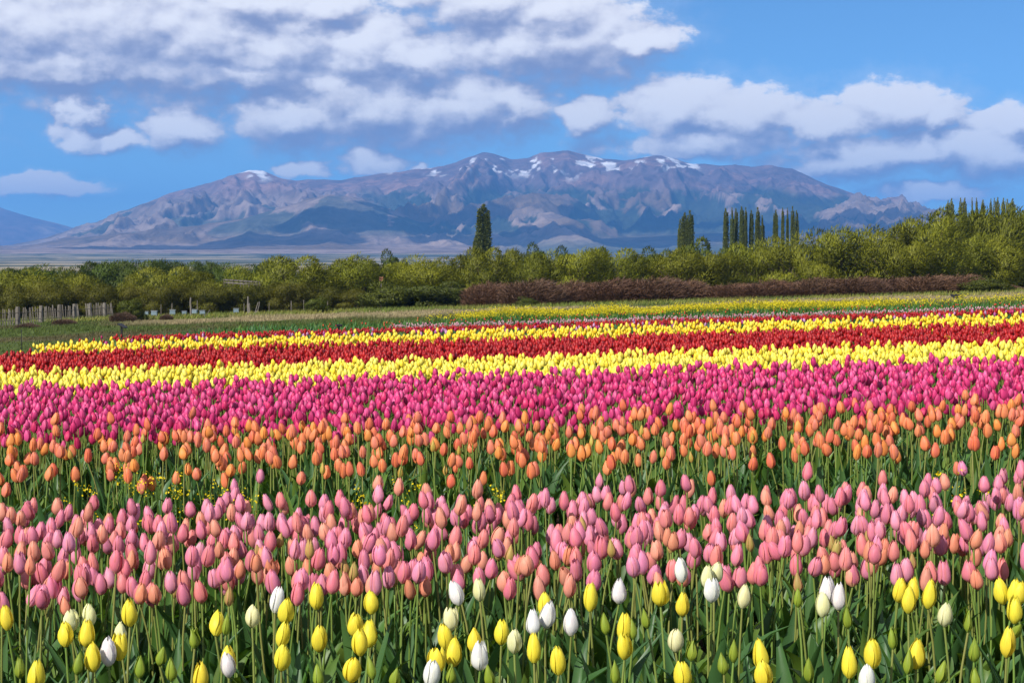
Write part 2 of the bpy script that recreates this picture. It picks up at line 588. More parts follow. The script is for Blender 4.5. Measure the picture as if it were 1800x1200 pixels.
uu = np.linspace(-330, 2200, 860)
yy = np.concatenate([np.linspace(7600, 14000, 210), np.linspace(14100, 17500, 22)])
MU, MY = np.meshgrid(uu, yy)
MZ, GUL, PROF, SG, CRAG = mountain_height(MU, MY)
MX = (MU - 900) / F * MY
edge = 1 - sm(MY, 7600, 8300)
MZ = MZ - edge * 40
rock = np.array([0.165, 0.115, 0.125]); tan = np.array([0.31, 0.235, 0.195]); forest_and_shade = np.array([0.030, 0.050, 0.028]); pinkrock = np.array([0.34, 0.205, 0.165])
heath = np.array([0.17, 0.12, 0.075])


def lay(c, w, k):
    w = np.clip(w, 0, 1)[..., None]
    return c * (1 - w) + w * k


na = fbm(MX * 0.0011, MY * 0.0011, 5, 41); nb = fbm(MX * 0.005, MY * 0.003, 4, 43); ncn = fbm(MX * 0.012, MY * 0.006, 3, 45)
alt = MZ / 760.0
c = np.broadcast_to(heath, MZ.shape + (3,)).copy()
c = lay(c, sm(na, 0.40, 0.58), tan)
c = lay(c, sm(alt, 0.42, 0.66) * 0.9, rock)
c = lay(c, sm(nb + 0.3 * na, 0.62, 0.78) * sm(alt, 0.4, 0.6) * 0.6, pinkrock)
peak = np.exp(-((MU - 450) / 75.0) ** 2) * sm(alt, 0.5, 0.62)
c = lay(c, peak * 0.7, pinkrock * 1.15)
fw = sm(GUL * 0.7 + (0.6 - SG) * 0.8 + (na - 0.5) * 1.2 + (nb - 0.5) * 0.9 + (ncn - 0.5) * 0.5 + 0.22, 0.08, 0.18) * sm(alt, 0.10, 0.2) * (1 - sm(alt + (nb - 0.5) * 0.2, 0.52, 0.64)) * sm(MU, 520, 720)
c = lay(c, fw * 0.95, forest_and_shade)
fw2 = sm(GUL * 0.6 + (na - 0.5) * 1.5 + (nb - 0.5), 0.15, 0.3) * sm(alt, 0.1, 0.2) * (1 - sm(alt, 0.45, 0.6)) * (1 - sm(MU, 520, 720))
c = lay(c, fw2 * 0.8, forest_and_shade * 1.3)
c = lay(c, (1 - sm(alt, 0.05, 0.16)) * sm(MU, 780, 980) * 0.75, forest_and_shade * 2.0)  # cloud shade over the right-hand foot, painted as a dark green layer
snowline = 0.80 - 0.10 * np.exp(-((MU - 1000) / 130.0) ** 2) - 0.10 * np.exp(-((MU - 820) / 90.0) ** 2) - 0.06 * np.exp(-((MU - 1180) / 60.0) ** 2) - 0.13 * np.exp(-((MU - 460) / 35.0) ** 2)
patch = 0.5 * fbm(MX * 0.015, MY * 0.005, 4, 47) + 0.5 * (1 - SG) + 0.25 * (ncn - 0.5)
snow = sm(alt + (nb - 0.5) * 0.15, snowline - 0.02, snowline + 0.09) * (1 - sm(MU, 1215, 1260)) * sm(patch, 0.485, 0.515)
c = lay(c, snow, np.array([0.84, 0.86, 0.90]))
nr, nc = MX.shape
idx = np.arange(nr * nc).reshape(nr, nc)
Fm = np.stack([idx[:-1, :-1], idx[:-1, 1:], idx[1:, 1:], idx[1:, :-1]], -1).reshape(-1, 4)
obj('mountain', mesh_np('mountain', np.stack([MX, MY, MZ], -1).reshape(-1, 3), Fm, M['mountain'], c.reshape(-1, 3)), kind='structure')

L0 = np.array([(-900, 400), (-500, 380), (-250, 350), (-120, 372), (-60, 352), (0, 364), (20, 371), (60, 383), (100, 392), (135, 402), (200, 420), (300, 440), (420, 455)], float)
uu = np.linspace(-700, 400, 220)
yy = np.linspace(18500, 24500, 60)
LU, LY = np.meshgrid(uu, yy)
LX = (LU - 900) / F * LY
lr = (HOR - np.interp(LU, L0[:, 0], L0[:, 1])) / F * 22000.0
lp = np.exp(-((LY - 22000) / 1500.0) ** 2)
LZ = -30 + (lr + 30) * lp + lp * (1 - lp) * 4 * (fbm(LX * 0.0012, LY * 0.0005, 4, 51, ridged=True) - 0.6) * 240
c = np.broadcast_to(rock, LZ.shape + (3,)).copy()
c = lay(c, sm(fbm(LX * 0.0015, LY * 0.001, 4, 53), 0.45, 0.6), tan)
nr, nc = LX.shape
idx = np.arange(nr * nc).reshape(nr, nc)
Fm = np.stack([idx[:-1, :-1], idx[:-1, 1:], idx[1:, 1:], idx[1:, :-1]], -1).reshape(-1, 4)
obj('mountain', mesh_np('far_mountain', np.stack([LX, LY, LZ], -1).reshape(-1, 3), Fm, M['mountain'], c.reshape(-1, 3)), kind='structure')

# ------------------------------------------------------------------ haze
def haze_build(m):
    m.use_nodes = True
    t = NT(m.node_tree)
    out = t.n('ShaderNodeOutputMaterial')
    pv = t.n('ShaderNodeVolumePrincipled')
    pv.inputs['Color'].default_value = (0.13, 0.41, 1.0, 1.0)
    pv.inputs['Density'].default_value = HAZE
    pv.inputs['Anisotropy'].default_value = 0.0
    t.put(out.inputs['Volume'], pv.outputs[0])


HAZE = 7.0e-5
hm = bpy.data.materials.new('valley_air')
haze_build(hm)
v, f = box(0, 12500, 375, 40000, 27000, 874)
obj('haze', mesh_np('haze', v, f, hm, smooth=False), kind='stuff')

# ------------------------------------------------------------------ tulip shapes
def cup(v, kind):
    """radius of the bloom along its height"""
    if kind == 'egg':
        k = [(0, .30), (.08, .62), (.22, .93), (.38, 1.0), (.58, .91), (.78, .71), (.92, .48), (1, .26)]
    elif kind == 'goblet':
        k = [(0, .30), (.08, .66), (.22, .95), (.40, 1.0), (.65, .93), (.85, .76), (1, .48)]
    elif kind == 'long':
        k = [(0, .28), (.08, .58), (.22, .86), (.40, .98), (.60, .93), (.80, .74), (.93, .48), (1, .22)]
    elif kind == 'open':
        k = [(0, .30), (.08, .62), (.22, .92), (.40, 1.0), (.65, 1.0), (.85, .94), (1, .86)]
    else:
        k = [(0, .35), (.12, .75), (.3, 1.0), (.5, .92), (.72, .62), (.9, .30), (1, .08)]
    k = np.array(k)
    return np.interp(v, k[:, 0], k[:, 1])


def petal_shape(kind, inner, nu=4, nv=7, seed=0):
    """unit petal: bloom radius 1, height 1, facing +X"""
    r_ = np.random.default_rng(seed)
    v = np.linspace(0, 1, nv + 1)[:, None]; s = np.linspace(-1, 1, nu + 1)[None, :]
    wid = np.where(v < 0.5, 0.55 + 0.55 * np.sin(np.clip(v / 0.5, 0, 1) * math.pi / 2), 1.10 * np.sqrt(np.clip(1 - ((v - 0.5) / 0.52) ** 2.6, 0, 1)))
    wid = np.maximum(wid, 0.06)
    ang = s * wid * (0.80 if not inner else 0.95)
    r = cup(v, kind) * (1.03 if not inner else 0.90) * (1 + (0.035 if not inner else -0.03) * s ** 2 * (0.3 + v)) + 0.03 * r_.normal() * v ** 2
    r = r * np.where(np.abs(s) < 0.2, 1.035, 1.0) + 0.05 * (1.0 if not inner else 0.3) * np.clip(v - 0.86, 0, 1) / 0.14
    x = r * np.cos(ang); y = r * np.sin(ang)
    z = v * (1.0 if not inner else 1.03) + 0.0 * s - 0.05 * s ** 2 * v
    z = z + 0.015 * r_.normal(size=z.shape) * v
    V = np.stack([x + 0 * z, y + 0 * z, z], -1).reshape(-1, 3)
    i = np.arange((nv + 1) * (nu + 1)).reshape(nv + 1, nu + 1)
    Fq = np.stack([i[:-1, :-1], i[:-1, 1:], i[1:, 1:], i[1:, :-1]], -1).reshape(-1, 4)
    uvs = np.stack([np.broadcast_to((s + 1) / 2, z.shape), np.broadcast_to(v, z.shape)], -1).reshape(-1, 2)
    return V, Fq, uvs


def rotz(V, a):
    c_, s_ = math.cos(a), math.sin(a)
    return np.stack([V[:, 0] * c_ - V[:, 1] * s_, V[:, 0] * s_ + V[:, 1] * c_, V[:, 2]], -1)


def head_shape(kind, nu=2, nv=4, seed=0):
    parts = []
    for k in range(6):
        V, Fq, uvs = petal_shape(kind, k % 2 == 1, nu, nv, seed * 10 + k)
        parts.append((rotz(V, k * math.pi / 3), Fq, V * 0, uvs))
    V, Fq, _, uvs = merge(parts)
    return V, Fq, uvs


def lathe_head(sides, rings, kind='egg', seed=0):
    r_ = np.random.default_rng(seed)
    v = np.array(rings)[:, None]; a = (np.arange(sides) / sides * 2 * math.pi)[None, :]
    r = cup(v, kind) * (1 + 0.07 * (np.arange(sides)[None, :] % 2))
    z = v + 0.10 * ((np.arange(sides)[None, :] % 2) - 0.5) * v ** 2 + 0.02 * r_.normal(size=(len(rings), sides))
    V = np.stack([r * np.cos(a), r * np.sin(a), z], -1).reshape(-1, 3)
    i = np.arange(len(rings) * sides).reshape(len(rings), sides); j = np.roll(i, -1, 1)
    Fq = np.stack([i[:-1], j[:-1], j[1:], i[1:]], -1).reshape(-1, 4)
    uvs = np.stack([np.full(len(V), 0.5), np.repeat(np.array(rings), sides)], -1)
    return V, Fq, uvs


def leaf_shape(length, width, arch, twist, nv=7, seed=0):
    """tulip leaf rising from the ground, folded along its middle, leaning towards +X"""
    r_ = np.random.default_rng(seed)
    v = np.linspace(0, 1, nv + 1)
    th = arch * v ** 1.5 * 1.5 + 0.12
    ds = length / nv
    x = np.concatenate([[0], np.cumsum(np.sin(th[:-1]) * ds)]); z = np.concatenate([[0], np.cumsum(np.cos(th[:-1]) * ds)])
    w = width * np.clip(np.sin(np.clip(v * 0.93 + 0.07, 0, 1) ** 0.75 * math.pi), 0.03, 1) * (1 + 0.08 * r_.normal(size=nv + 1))
    V = []
    for k in range(nv + 1):
        tw = twist * v[k]
        nx, nz = -math.cos(th[k]), math.sin(th[k])
        wave = 0.10 * w[k] * math.sin(9 * v[k] + seed)
        for s in (-1, 0, 1):
            fold = abs(s) * w[k] * 0.32 + wave * s
            ly = s * w[k] * 0.5
            V.append((x[k] + nx * fold * math.cos(tw) - ly * math.sin(tw) * 0.5, ly * math.cos(tw) + fold * math.sin(tw), z[k] + nz * fold))
    V = np.array(V)
    i = np.arange((nv + 1) * 3).reshape(nv + 1, 3)
    Fq = np.stack([i[:-1, :-1], i[:-1, 1:], i[1:, 1:], i[1:, :-1]], -1).reshape(-1, 4)
    uvs = np.stack([np.tile([0, .5, 1], nv + 1), np.repeat(v, 3)], -1)
    return V, Fq, uvs


LEAF_COL = np.array([(0.060, 0.140, 0.028), (0.052, 0.128, 0.040), (0.088, 0.165, 0.028), (0.045, 0.112, 0.036), (0.11, 0.185, 0.032), (0.062, 0.140, 0.044)])
LEAVES = []
for k, (ln, wd, ar, tw) in enumerate([(.33, .064, .35, .5), (.37, .052, .2, -.6), (.30, .074, .75, .3), (.38, .056, .5, .9), (.27, .068, .95, -.4), (.36, .046, .12, .2), (.29, .080, .6, -.9), (.40, .050, .8, .5)]):
    LEAVES.append(leaf_shape(ln, wd, ar, tw, 7, k + 1))
LEAF_ME = [mesh_np('tulip_leaf', V, Fq, M['leaf'], np.broadcast_to(LEAF_COL[k % 6], (len(V), 3)), uvs) for k, (V, Fq, uvs) in enumerate(LEAVES)]


def stem_template(sides=6, n=5, bend=0.03, seed=0):
    t_ = np.linspace(0, 1, n)
    a = seed * 2.1
    p = np.stack([np.cos(a) * bend * np.sin(t_ * math.pi), np.sin(a) * bend * np.sin(t_ * math.pi), t_], -1)
    return tube(p, np.linspace(1.0, 0.8, n) * 0.0036, sides)


# bend is in metres because the stem is scaled along z only
STEM_ME = []
for k in range(4):
    V, Fq = stem_template(6, 6, 0.008 * (k + 1), k)
    STEM_ME.append(mesh_np('tulip_stem', V, Fq, M['stem']))

PETALS = {}
for mat in ('pink', 'yellow', 'white', 'bud'):
    for kind in ('egg', 'goblet', 'long', 'bud', 'open'):
        for sd in range(2):
            for inner in (False, True):
                V, Fq, uvs = petal_shape(kind, inner, 4, 7, sd * 7 + inner + 3)
                PETALS[(mat, kind, sd, inner)] = mesh_np('petal', V, Fq, M[mat], None, uvs)
BLOOM = {}
for mat in ('orange', 'magenta', 'pink'):
    for kind in ('egg', 'goblet', 'long', 'bud', 'open'):
        for sd in range(2):
            V, Fq, uvs = head_shape(kind, 2, 5, sd + 5)
            BLOOM[(mat, kind, sd)] = mesh_np('bloom', V, Fq, M[mat], None, uvs)


def tulip(name, x, y, zhead, hgt, rad, colour, mat, kind, label, group, petals=True, leaves=3, lean=None):
    """one tulip: an Empty at its foot with stem, leaves and petals (or one bloom where petals are too small to see)"""
    g = gz(x, y)
    L = max(0.12, zhead - hgt * 0.5 - g)
    root = bpy.data.objects.new(name, None)
    root.empty_display_size = 0.05
    COL.objects.link(root)
    root.location = (x, y, g)
    ln = lean if lean is not None else (random.gauss(0, 0.05), random.gauss(0, 0.06))
    root.rotation_euler = (ln[0], ln[1], random.uniform(0, 6.28))
    root['label'] = label; root['category'] = 'tulip'; root['group'] = group
    obj('stem', random.choice(STEM_ME), root, (0, 0, -0.02), (0, 0, random.uniform(0, 6)), (1.0, 1.0, L + 0.02))
    for k in range(leaves):
        s = random.uniform(0.75, 1.05) * L / 0.42
        obj('leaf', random.choice(LEAF_ME), root, (0, 0, -0.01 + 0.03 * k), (random.gauss(0, .08), random.gauss(0, .08), 2.1 * k + random.uniform(-.6, .6)), (s, s, s))
    sd = random.randrange(2)
    tx, ty = random.gauss(0, 0.11), random.gauss(0, 0.11)
    if random.random() < 0.03:
        tx += random.choice((-1, 1)) * random.uniform(0.3, 0.6)
    ragged = random.random() < 0.14            # a few blooms with petals parting
    if ragged:
        tx, ty = tx * 0.6, ty * 0.6
    if petals:
        for k in range(6):
            o = obj('petal', PETALS[(mat, kind, sd, k % 2 == 1)], root, (0, 0, L), (tx, ty, k * math.pi / 3 + random.gauss(0, 0.06)), (rad * (pk := random.uniform(0.94, 1.07)), rad * pk, hgt * random.uniform(0.92, 1.05)))
            o.color = (*colour, 1)
            if not ragged:
                o.rotation_mode = 'ZYX'      # turn about the stem first, then lean the whole bloom
    else:
        o = obj('bloom', BLOOM[(mat, kind, sd)], root, (0, 0, L), (tx, ty, random.uniform(0, 6)), (rad, rad, hgt))
        o.color = (*colour, 1)
    return root


def third(px):
    return 'left third' if px < 600 else ('middle third' if px < 1200 else 'right third')


def shade_of(c):
    """a word for the tint of a pink or orange bloom"""
    if c[2] > c[1] * 1.6:
        return 'mauve-pink' if c[0] < 0.7 else 'light rose-pink'
    if c[2] > c[1] * 1.2:
        return 'rose-pink'
    return 'salmon' if c[1] < 0.26 else 'pale peach'


def jit(c, a=0.12):
    k = 1 + random.uniform(-a, a)
    return tuple(min(0.95, max(0.0, v * k * (1 + random.uniform(-a, a) * 0.5))) for v in c)


def ordinal(n):
    w = 'zeroth first second third fourth fifth sixth seventh eighth ninth tenth eleventh twelfth thirteenth fourteenth fifteenth sixteenth seventeenth eighteenth nineteenth twentieth'.split()
    if n <= 20:
        return w[n]
    tens = {2: 'twenty', 3: 'thirty', 4: 'forty', 5: 'fifty', 6: 'sixty'}
    t_, u_ = divmod(n, 10)
    if u_ == 0:
        return {3: 'thirtieth', 4: 'fortieth', 5: 'fiftieth', 6: 'sixtieth'}[t_]
    return tens[t_] + '-' + w[u_]


# ------------------------------------------------------------------ the foremost bed: yellow, white, cream and green tulips
FRONT = '''Y 8 1088;Y 112 1120;C 124 1094;C 153 1085;Y 150 1115;Y 222 1080;Y 157 1158;W 188 1150;C 208 1115;Y 207 1140;B 32 1176;B 130 1170;Y 55 1190;
B 242 1174;B 275 1155;B 298 1180;B 345 1125;Y 373 1098;B 404 1098;W 403 1172;Y 396 1166;C 442 1087;W 473 1056;Y 501 1076;Y 493 1118;Y 490 1158;Y 553 1050;
Y 556 1123;Y 350 1192;Y 650 1060;Y 613 1097;Y 634 1132;Y 648 1118;Y 615 1180;B 658 1178;W 806 1044;C 837 1038;C 790 1090;Y 785 1122;Y 796 1150;Y 765 1165;
W 757 1188;B 788 1188;Y 834 1130;W 845 1156;Y 880 1113;C 906 1130;Y 962 1065;W 965 1082;W 940 1097;W 1003 1098;Y 942 1142;Y 979 1166;Y 1037 1053;W 1088 1043;
B 1066 1098;Y 1102 1105;Y 1100 1140;B 1088 1185;Y 1168 1045;Y 1195 1062;C 1187 1128;B 1142 1088;B 1115 1108;B 690 1192;W 1197 1003;C 1242 1017;C 1259 1008;
W 1251 1038;C 1306 1050;B 1405 1053;W 1453 1038;W 1473 1050;C 1452 1066;B 1492 1087;Y 1579 1038;Y 1599 1056;Y 1605 1042;Y 1628 1046;C 1668 1083;B 1710 1094;
Y 1769 1040;Y 1783 1042;Y 1796 1046;Y 1793 1075;B 1785 1103;Y 1780 1132;Y 1494 1168;Y 1545 1153;Y 1620 1152;B 1600 1167;B 1572 1126;B 1720 1145;B 1722 1195;
Y 1348 1155;Y 1343 1188;W 1533 1198;B 1298 1147;B 1273 1170;B 1225 1148;Y 1207 1190;B 860 1190;B 1420 1180;B 1655 1185;B 560 1190'''
front = []
for it in FRONT.replace('\n', '').split(';'):
    k, px, py = it.split()
    front.append((k, float(px), float(py)))
front.sort(key=lambda e: e[1])
count = {}
NAMES = {'Y': ('yellow_tulip', 'yellow tulip', (0.88, 0.76, 0.06), 'yellow'), 'W': ('white_tulip', 'white tulip', (0.86, 0.86, 0.82), 'white'),
         'C': ('cream_tulip', 'pale cream tulip', (0.82, 0.82, 0.42), 'white'), 'B': ('green_tulip_bud', 'closed green tulip bud', (0.26, 0.36, 0.035), 'bud')}
front_xy = []
for k, px, py in front:
    nm, desc, colour, mat = NAMES[k]
    count[k] = count.get(k, 0) + 1
    d0_ = 0.90 * F / (py + 0.03 * (px - 900) - HOR)
    d_ = 4.85 + 0.55 * (d0_ - 4.85)
    x = at(px, d_); zc = zrow(py, d_)
    if k == 'B':
        hgt, rad, kind = random.uniform(0.046, 0.058), random.uniform(0.0105, 0.0135), 'bud'
    elif k == 'C':
        hgt, rad, kind = random.uniform(0.054, 0.064), random.uniform(0.0165, 0.019), 'long'
    else:
        hgt, rad, kind = random.uniform(0.061, 0.073), random.uniform(0.0172, 0.0202), random.choice(['egg', 'long', 'long'])
    place = {'Y': 'in the foremost bed', 'W': 'in the foremost bed', 'C': 'half open in the foremost bed', 'B': 'in the foremost bed'}[k]
    label = f'{desc} {place}, {ordinal(count[k])} of these counting from the left'
    tulip(nm, x, d_, zc, hgt, rad, jit(colour, 0.06), mat, kind, label, f'{desc}s in the foremost bed', True, 3, (random.gauss(0, 0.012), random.gauss(0, 0.012)))
    front_xy.append((x, d_))


# ------------------------------------------------------------------ the beds in rows
def bed(y0, y1, density, xl, xr, jitter=0.42, clump=0.0, seed=0):
    """positions of bulbs in a bed: jittered staggered grid; sorted near to far"""
    r_ = np.random.default_rng(seed)
    s = 1 / math.sqrt(density)
    yy_ = np.arange(y0, y1, s * 0.9)
    P = []
    for j, y in enumerate(yy_):
        h = 0.275 * y + 0.5
        xs = np.arange(max(xl, -h), min(xr, h), s * 1.11) + (j % 2) * s * 0.55
        q = np.stack([xs, np.full(len(xs), y)], -1)
        P.append(q + r_.normal(0, jitter * s, q.shape))
    P = np.concatenate(P)
    if clump:
        P = P[fbm(P[:, 0] * 1.6, P[:, 1] * 1.6, 2, seed) > clump]
    return P[np.argsort(P[:, 1])]


def in_view(P, m=0.255):
    return np.abs(P[:, 0]) < m * P[:, 1]


def scatter(template, P, z, rad, hgt, colours, foot=None, tilt=0.12, seed=0):
    """many copies of a bloom joined into arrays"""
    r_ = np.random.default_rng(seed)
    V, Fq, uvs = template
    N, n = len(P), len(V)
    a = r_.uniform(0, 2 * math.pi, N)[:, None]
    X = V[None, :, 0] * rad[:, None]; Y = V[None, :, 1] * rad[:, None]; Z = V[None, :, 2] * hgt[:, None]
    x = X * np.cos(a) - Y * np.sin(a); y = X * np.sin(a) + Y * np.cos(a)
    tx = r_.normal(0, tilt, N)[:, None]; ty = r_.normal(0, tilt, N)[:, None]
    x = x + Z * tx; y = y + Z * ty
    out = np.stack([x + P[:, 0, None], y + P[:, 1, None], Z + z[:, None]], -1).reshape(-1, 3)
    Fo = (Fq[None] + (np.arange(N) * n)[:, None, None]).reshape(-1, Fq.shape[1])
    c_ = np.broadcast_to(colours[:, None, :], (N, n, 3)).copy()
    if foot is not None:
        w = (1 - np.clip(uvs[:, 1] / 0.2, 0, 1))[None, :, None] * 0.5
        c_ = c_ * (1 - w) + w * np.array(foot)
    return out, Fo, c_.reshape(-1, 3), np.tile(uvs, (N, 1))


def stems_for(P, z0, z1, seed=0, r=0.0036):
    r_ = np.random.default_rng(seed)
    V, Fq = tube([(0, 0, 0), (0.0, 0, 0.5), (0, 0, 1)], [1.1, 1.0, 0.85], 4)
    N, n = len(P), len(V)
    b = r_.normal(0, 0.012, (N, 2))
    t_ = V[None, :, 2]
    x = V[None, :, 0] * r + P[:, 0, None] + b[:, 0, None] * np.sin(t_ * math.pi)
    y = V[None, :, 1] * r + P[:, 1, None] + b[:, 1, None] * np.sin(t_ * math.pi)
    z = z0[:, None] + (z1 - z0)[:, None] * t_
    out = np.stack([x, y, z], -1).reshape(-1, 3)
    Fo = (Fq[None] + (np.arange(N) * n)[:, None, None]).reshape(-1, 4)
    k = r_.uniform(0, 1, N)[:, None]
    c_ = np.array([0.12, 0.21, 0.035]) * (1 - k) + np.array([0.20, 0.21, 0.05]) * k
    return out, Fo, np.repeat(c_, n, 0), np.zeros((N * n, 2))


def leaves_for(P, z0, size, seed=0):
    r_ = np.random.default_rng(seed)
    parts = []
    which = r_.integers(0, len(LEAVES), len(P))
    for k, (V, Fq, uvs) in enumerate(LEAVES):
        m = which == k
        if not m.any():
            continue
        Pm = P[m]; N, n = len(Pm), len(V)
        a = r_.uniform(0, 2 * math.pi, N)[:, None]; s = size[m][:, None]
        x = (V[None, :, 0] * np.cos(a) - V[None, :, 1] * np.sin(a)) * s + Pm[:, 0, None]
        y = (V[None, :, 0] * np.sin(a) + V[None, :, 1] * np.cos(a)) * s + Pm[:, 1, None]
        z = V[None, :, 2] * s + z0[m][:, None]
        c_ = LEAF_COL[r_.integers(0, 6, N)] * r_.uniform(0.75, 1.25, (N, 1))
        parts.append((np.stack([x, y, z], -1).reshape(-1, 3), (Fq[None] + (np.arange(N) * n)[:, None, None]).reshape(-1, 4), np.repeat(c_, n, 0), np.tile(uvs, (N, 1))))
    return merge(parts)


def stuff(name, parts, mat, label, cat):
    V, Fq, c_, uvs = merge(parts)
    return obj(name, mesh_np(name, V, Fq, mat, c_, uvs), kind='stuff', label=label, category=cat)


def heights(P, base, sd, seed):
    r_ = np.random.default_rng(seed)
    return ground_z(P[:, 0], P[:, 1]), np.clip(r_.normal(base, sd, len(P)), base - 2.2 * sd, base + 2.2 * sd)


foliage = []
mass_stems = []

# --- pink bed
PINK = [(0.78, 0.26, 0.37), (0.80, 0.29, 0.43), (0.82, 0.34, 0.47), (0.77, 0.22, 0.29), (0.83, 0.28, 0.27), (0.83, 0.36, 0.25), (0.76, 0.24, 0.36)]
P = bed(5.6, 7.5, 118, -9, 9, 0.45, 0.20, 3)
g_, L_ = heights(P, 0.44, 0.04, 4)
L_ = np.maximum(L_, 0.40 + 0.03 * (P[:, 1] < 5.9))
view = in_view(P, 0.262)
n_ind = 0
rest = []
for i in range(len(P)):
    x, y = P[i]
    edge_ = sm(y, 5.3, 5.75)
    if view[i] and n_ind < 300:
        r = random.random()
        if r < 0.07:
            kind, rad, hgt, colour, lab = 'bud', random.uniform(.012, .0145), random.uniform(.050, .058), jit((0.48, 0.36, 0.10)), 'small yellowish half-closed tulip among the pink tulips'
        elif r < 0.20 + 0.25 * (1 - edge_):
            kind, rad, hgt, colour, lab = 'egg', random.uniform(.0155, .0185), random.uniform(.054, .063), jit((0.78, 0.31, 0.18)), 'peach-coloured tulip in the bed of pink tulips'
        else:
            kind, rad, hgt, colour, lab = random.choice(['egg'] * 10 + ['long'] * 8 + ['goblet']), random.uniform(.0175, .0215), random.uniform(.060, .074), jit(random.choice(PINK), 0.1), 'pink tulip in the near pink bed'
        rank = ('front' if y < 5.9 else ('second' if y < 6.5 else 'inner'))
        lab = lab.replace('pink tulip in', shade_of(colour) + ' tulip in') + f', {rank} ranks, {third(900 + F * x / y)}'
        tulip('pink_tulip', x, y, g_[i] + L_[i] + (random.uniform(-0.02, 0.0)), hgt, rad, colour, 'pink', kind, lab, 'tulips of the near pink bed', True, 2)
        n_ind += 1
    else:
        rest.append(i)
rest = np.array(rest)
r_ = np.random.default_rng(5)
Pr = P[rest]
cols = np.array(PINK)[r_.integers(0, len(PINK), len(rest))] * r_.uniform(0.88, 1.12, (len(rest), 1))
hh = r_.uniform(.060, .073, len(rest))
pink_rest = scatter(head_shape('egg', 3, 5, 2), Pr, g_[rest] + L_[rest] - 0.035, r_.uniform(.0175, .0215, len(rest)), hh, cols, None, 0.12, 6)
M['pink_mass'] = material('pink_petal_mass', petal_build((0.72, 0.25, 0.16), (0.55, 0.40, 0.14), 0.55, False))
stuff('pink_tulip_mass', [pink_rest], M['pink_mass'], 'dense rear part of the bed of pink tulips', 'tulips')
mass_stems.append(stems_for(Pr, g_[rest] - 0.02, g_[rest] + L_[rest] - 0.03, 7))
foliage.append(leaves_for(np.repeat(Pr, 2, 0), np.repeat(g_[rest], 2), r_.uniform(.75, 1.1, 2 * len(rest)), 8))

# --- orange bed
ORANGE = [(0.85, 0.27, 0.115), (0.87, 0.31, 0.14), (0.80, 0.20, 0.11), (0.90, 0.35, 0.09), (0.82, 0.26, 0.17)]
P = bed(8.75, 11.2, 46, -9, 9, 0.45, 0.32, 13)
g_, L_ = heights(P, 0.45, 0.04, 14)
view = in_view(P, 0.262)
n_ind = 0
rest = []
for i in range(len(P)):
    x, y = P[i]
    if view[i] and n_ind < 300:
        r = random.random()
        if r < 0.10:
            kind, rad, hgt, colour, lab = 'bud', random.uniform(.0115, .014), random.uniform(.046, .056), jit((0.52, 0.42, 0.08)), 'small yellow-green tulip bud among the orange tulips'
        else:
            kind, rad, hgt, colour, lab = random.choice(['egg'] * 8 + ['long'] * 8 + ['goblet'] * 2), random.uniform(.018, .0225), random.uniform(.060, .074), jit(random.choice(ORANGE), 0.1), 'salmon-orange tulip in the orange bed'
        rank = ('front' if y < 9.1 else ('middle' if y < 9.9 else 'rear'))
        lab = lab.replace('salmon-orange', 'yellowish-orange' if colour[1] > 0.31 else ('reddish-orange' if colour[1] < 0.25 else 'salmon-orange')) + f', {rank} ranks, {third(900 + F * x / y)}'
        tulip('orange_tulip', x, y, g_[i] + L_[i], hgt, rad, colour, 'orange', kind, lab, 'tulips of the orange bed', False, 2)
        n_ind += 1
    else:
        rest.append(i)
rest = np.array(rest)
r_ = np.random.default_rng(15)
Pr = P[rest]
cols = np.array(ORANGE)[r_.integers(0, len(ORANGE), len(rest))] * r_.uniform(0.88, 1.12, (len(rest), 1))
orange_rest = scatter(head_shape('egg', 2, 5, 3), Pr, g_[rest] + L_[rest] - 0.035, r_.uniform(.0195, .024, len(rest)), r_.uniform(.062, .076, len(rest)), cols, None, 0.12, 16)
M['orange_mass'] = material('orange_petal_mass', petal_build((0.87, 0.29, 0.06), (0.60, 0.36, 0.10), 0.6, False))
stuff('orange_tulip_mass', [orange_rest], M['orange_mass'], 'orange tulips at the rear of the loosely set orange bed', 'tulips')
mass_stems.append(stems_for(Pr, g_[rest] - 0.02, g_[rest] + L_[rest] - 0.03, 17))
foliage.append(leaves_for(np.repeat(P, 2, 0), np.repeat(g_, 2), r_.uniform(.75, 1.1, 2 * len(P)), 18))
# a few pink strays between the pink and the orange bed
for px, py in ((1058, 846), (1103, 853), (1700, 823), (406, 856), (443, 838), (383, 868), (292, 890), (374, 898), (1772, 838), (1057, 868)):
    d_ = 0.9 * F / (py + 0.03 * (px - 900) - HOR) - 0.15
    tulip('pink_tulip', at(px, d_), d_, zrow(py, d_), .06, .0185, jit(PINK[1]), 'pink', 'egg', 'stray pink tulip standing on the green strip before the orange bed', 'stray pink tulips on the green strip', True, 2)

# --- magenta bed
MAG = [(0.62, 0.040, 0.175), (0.66, 0.060, 0.22), (0.58, 0.030, 0.13), (0.70, 0.09, 0.26), (0.54, 0.028, 0.15)]
P = bed(11.1, 15.4, 108, -9, 9, 0.45, 0.14, 23)
g_, L_ = heights(P, 0.445, 0.035, 24)
view = in_view(P, 0.262)
n_ind = 0
rest = []
for i in range(len(P)):
    x, y = P[i]
    if view[i] and n_ind < 300:
        tulip('magenta_tulip', x, y, g_[i] + L_[i], random.uniform(.056, .070), random.uniform(.0185, .022), jit(random.choice(MAG), 0.12), 'magenta', random.choice(['egg', 'long', 'egg', 'goblet']),
              f'magenta tulip at the front edge of the magenta bed, {third(900 + F * x / y)}', 'tulips at the front edge of the magenta bed', False, 1)
        n_ind += 1
    else:
        rest.append(i)
rest = np.array(rest)
r_ = np.random.default_rng(25)
Pr = P[rest]
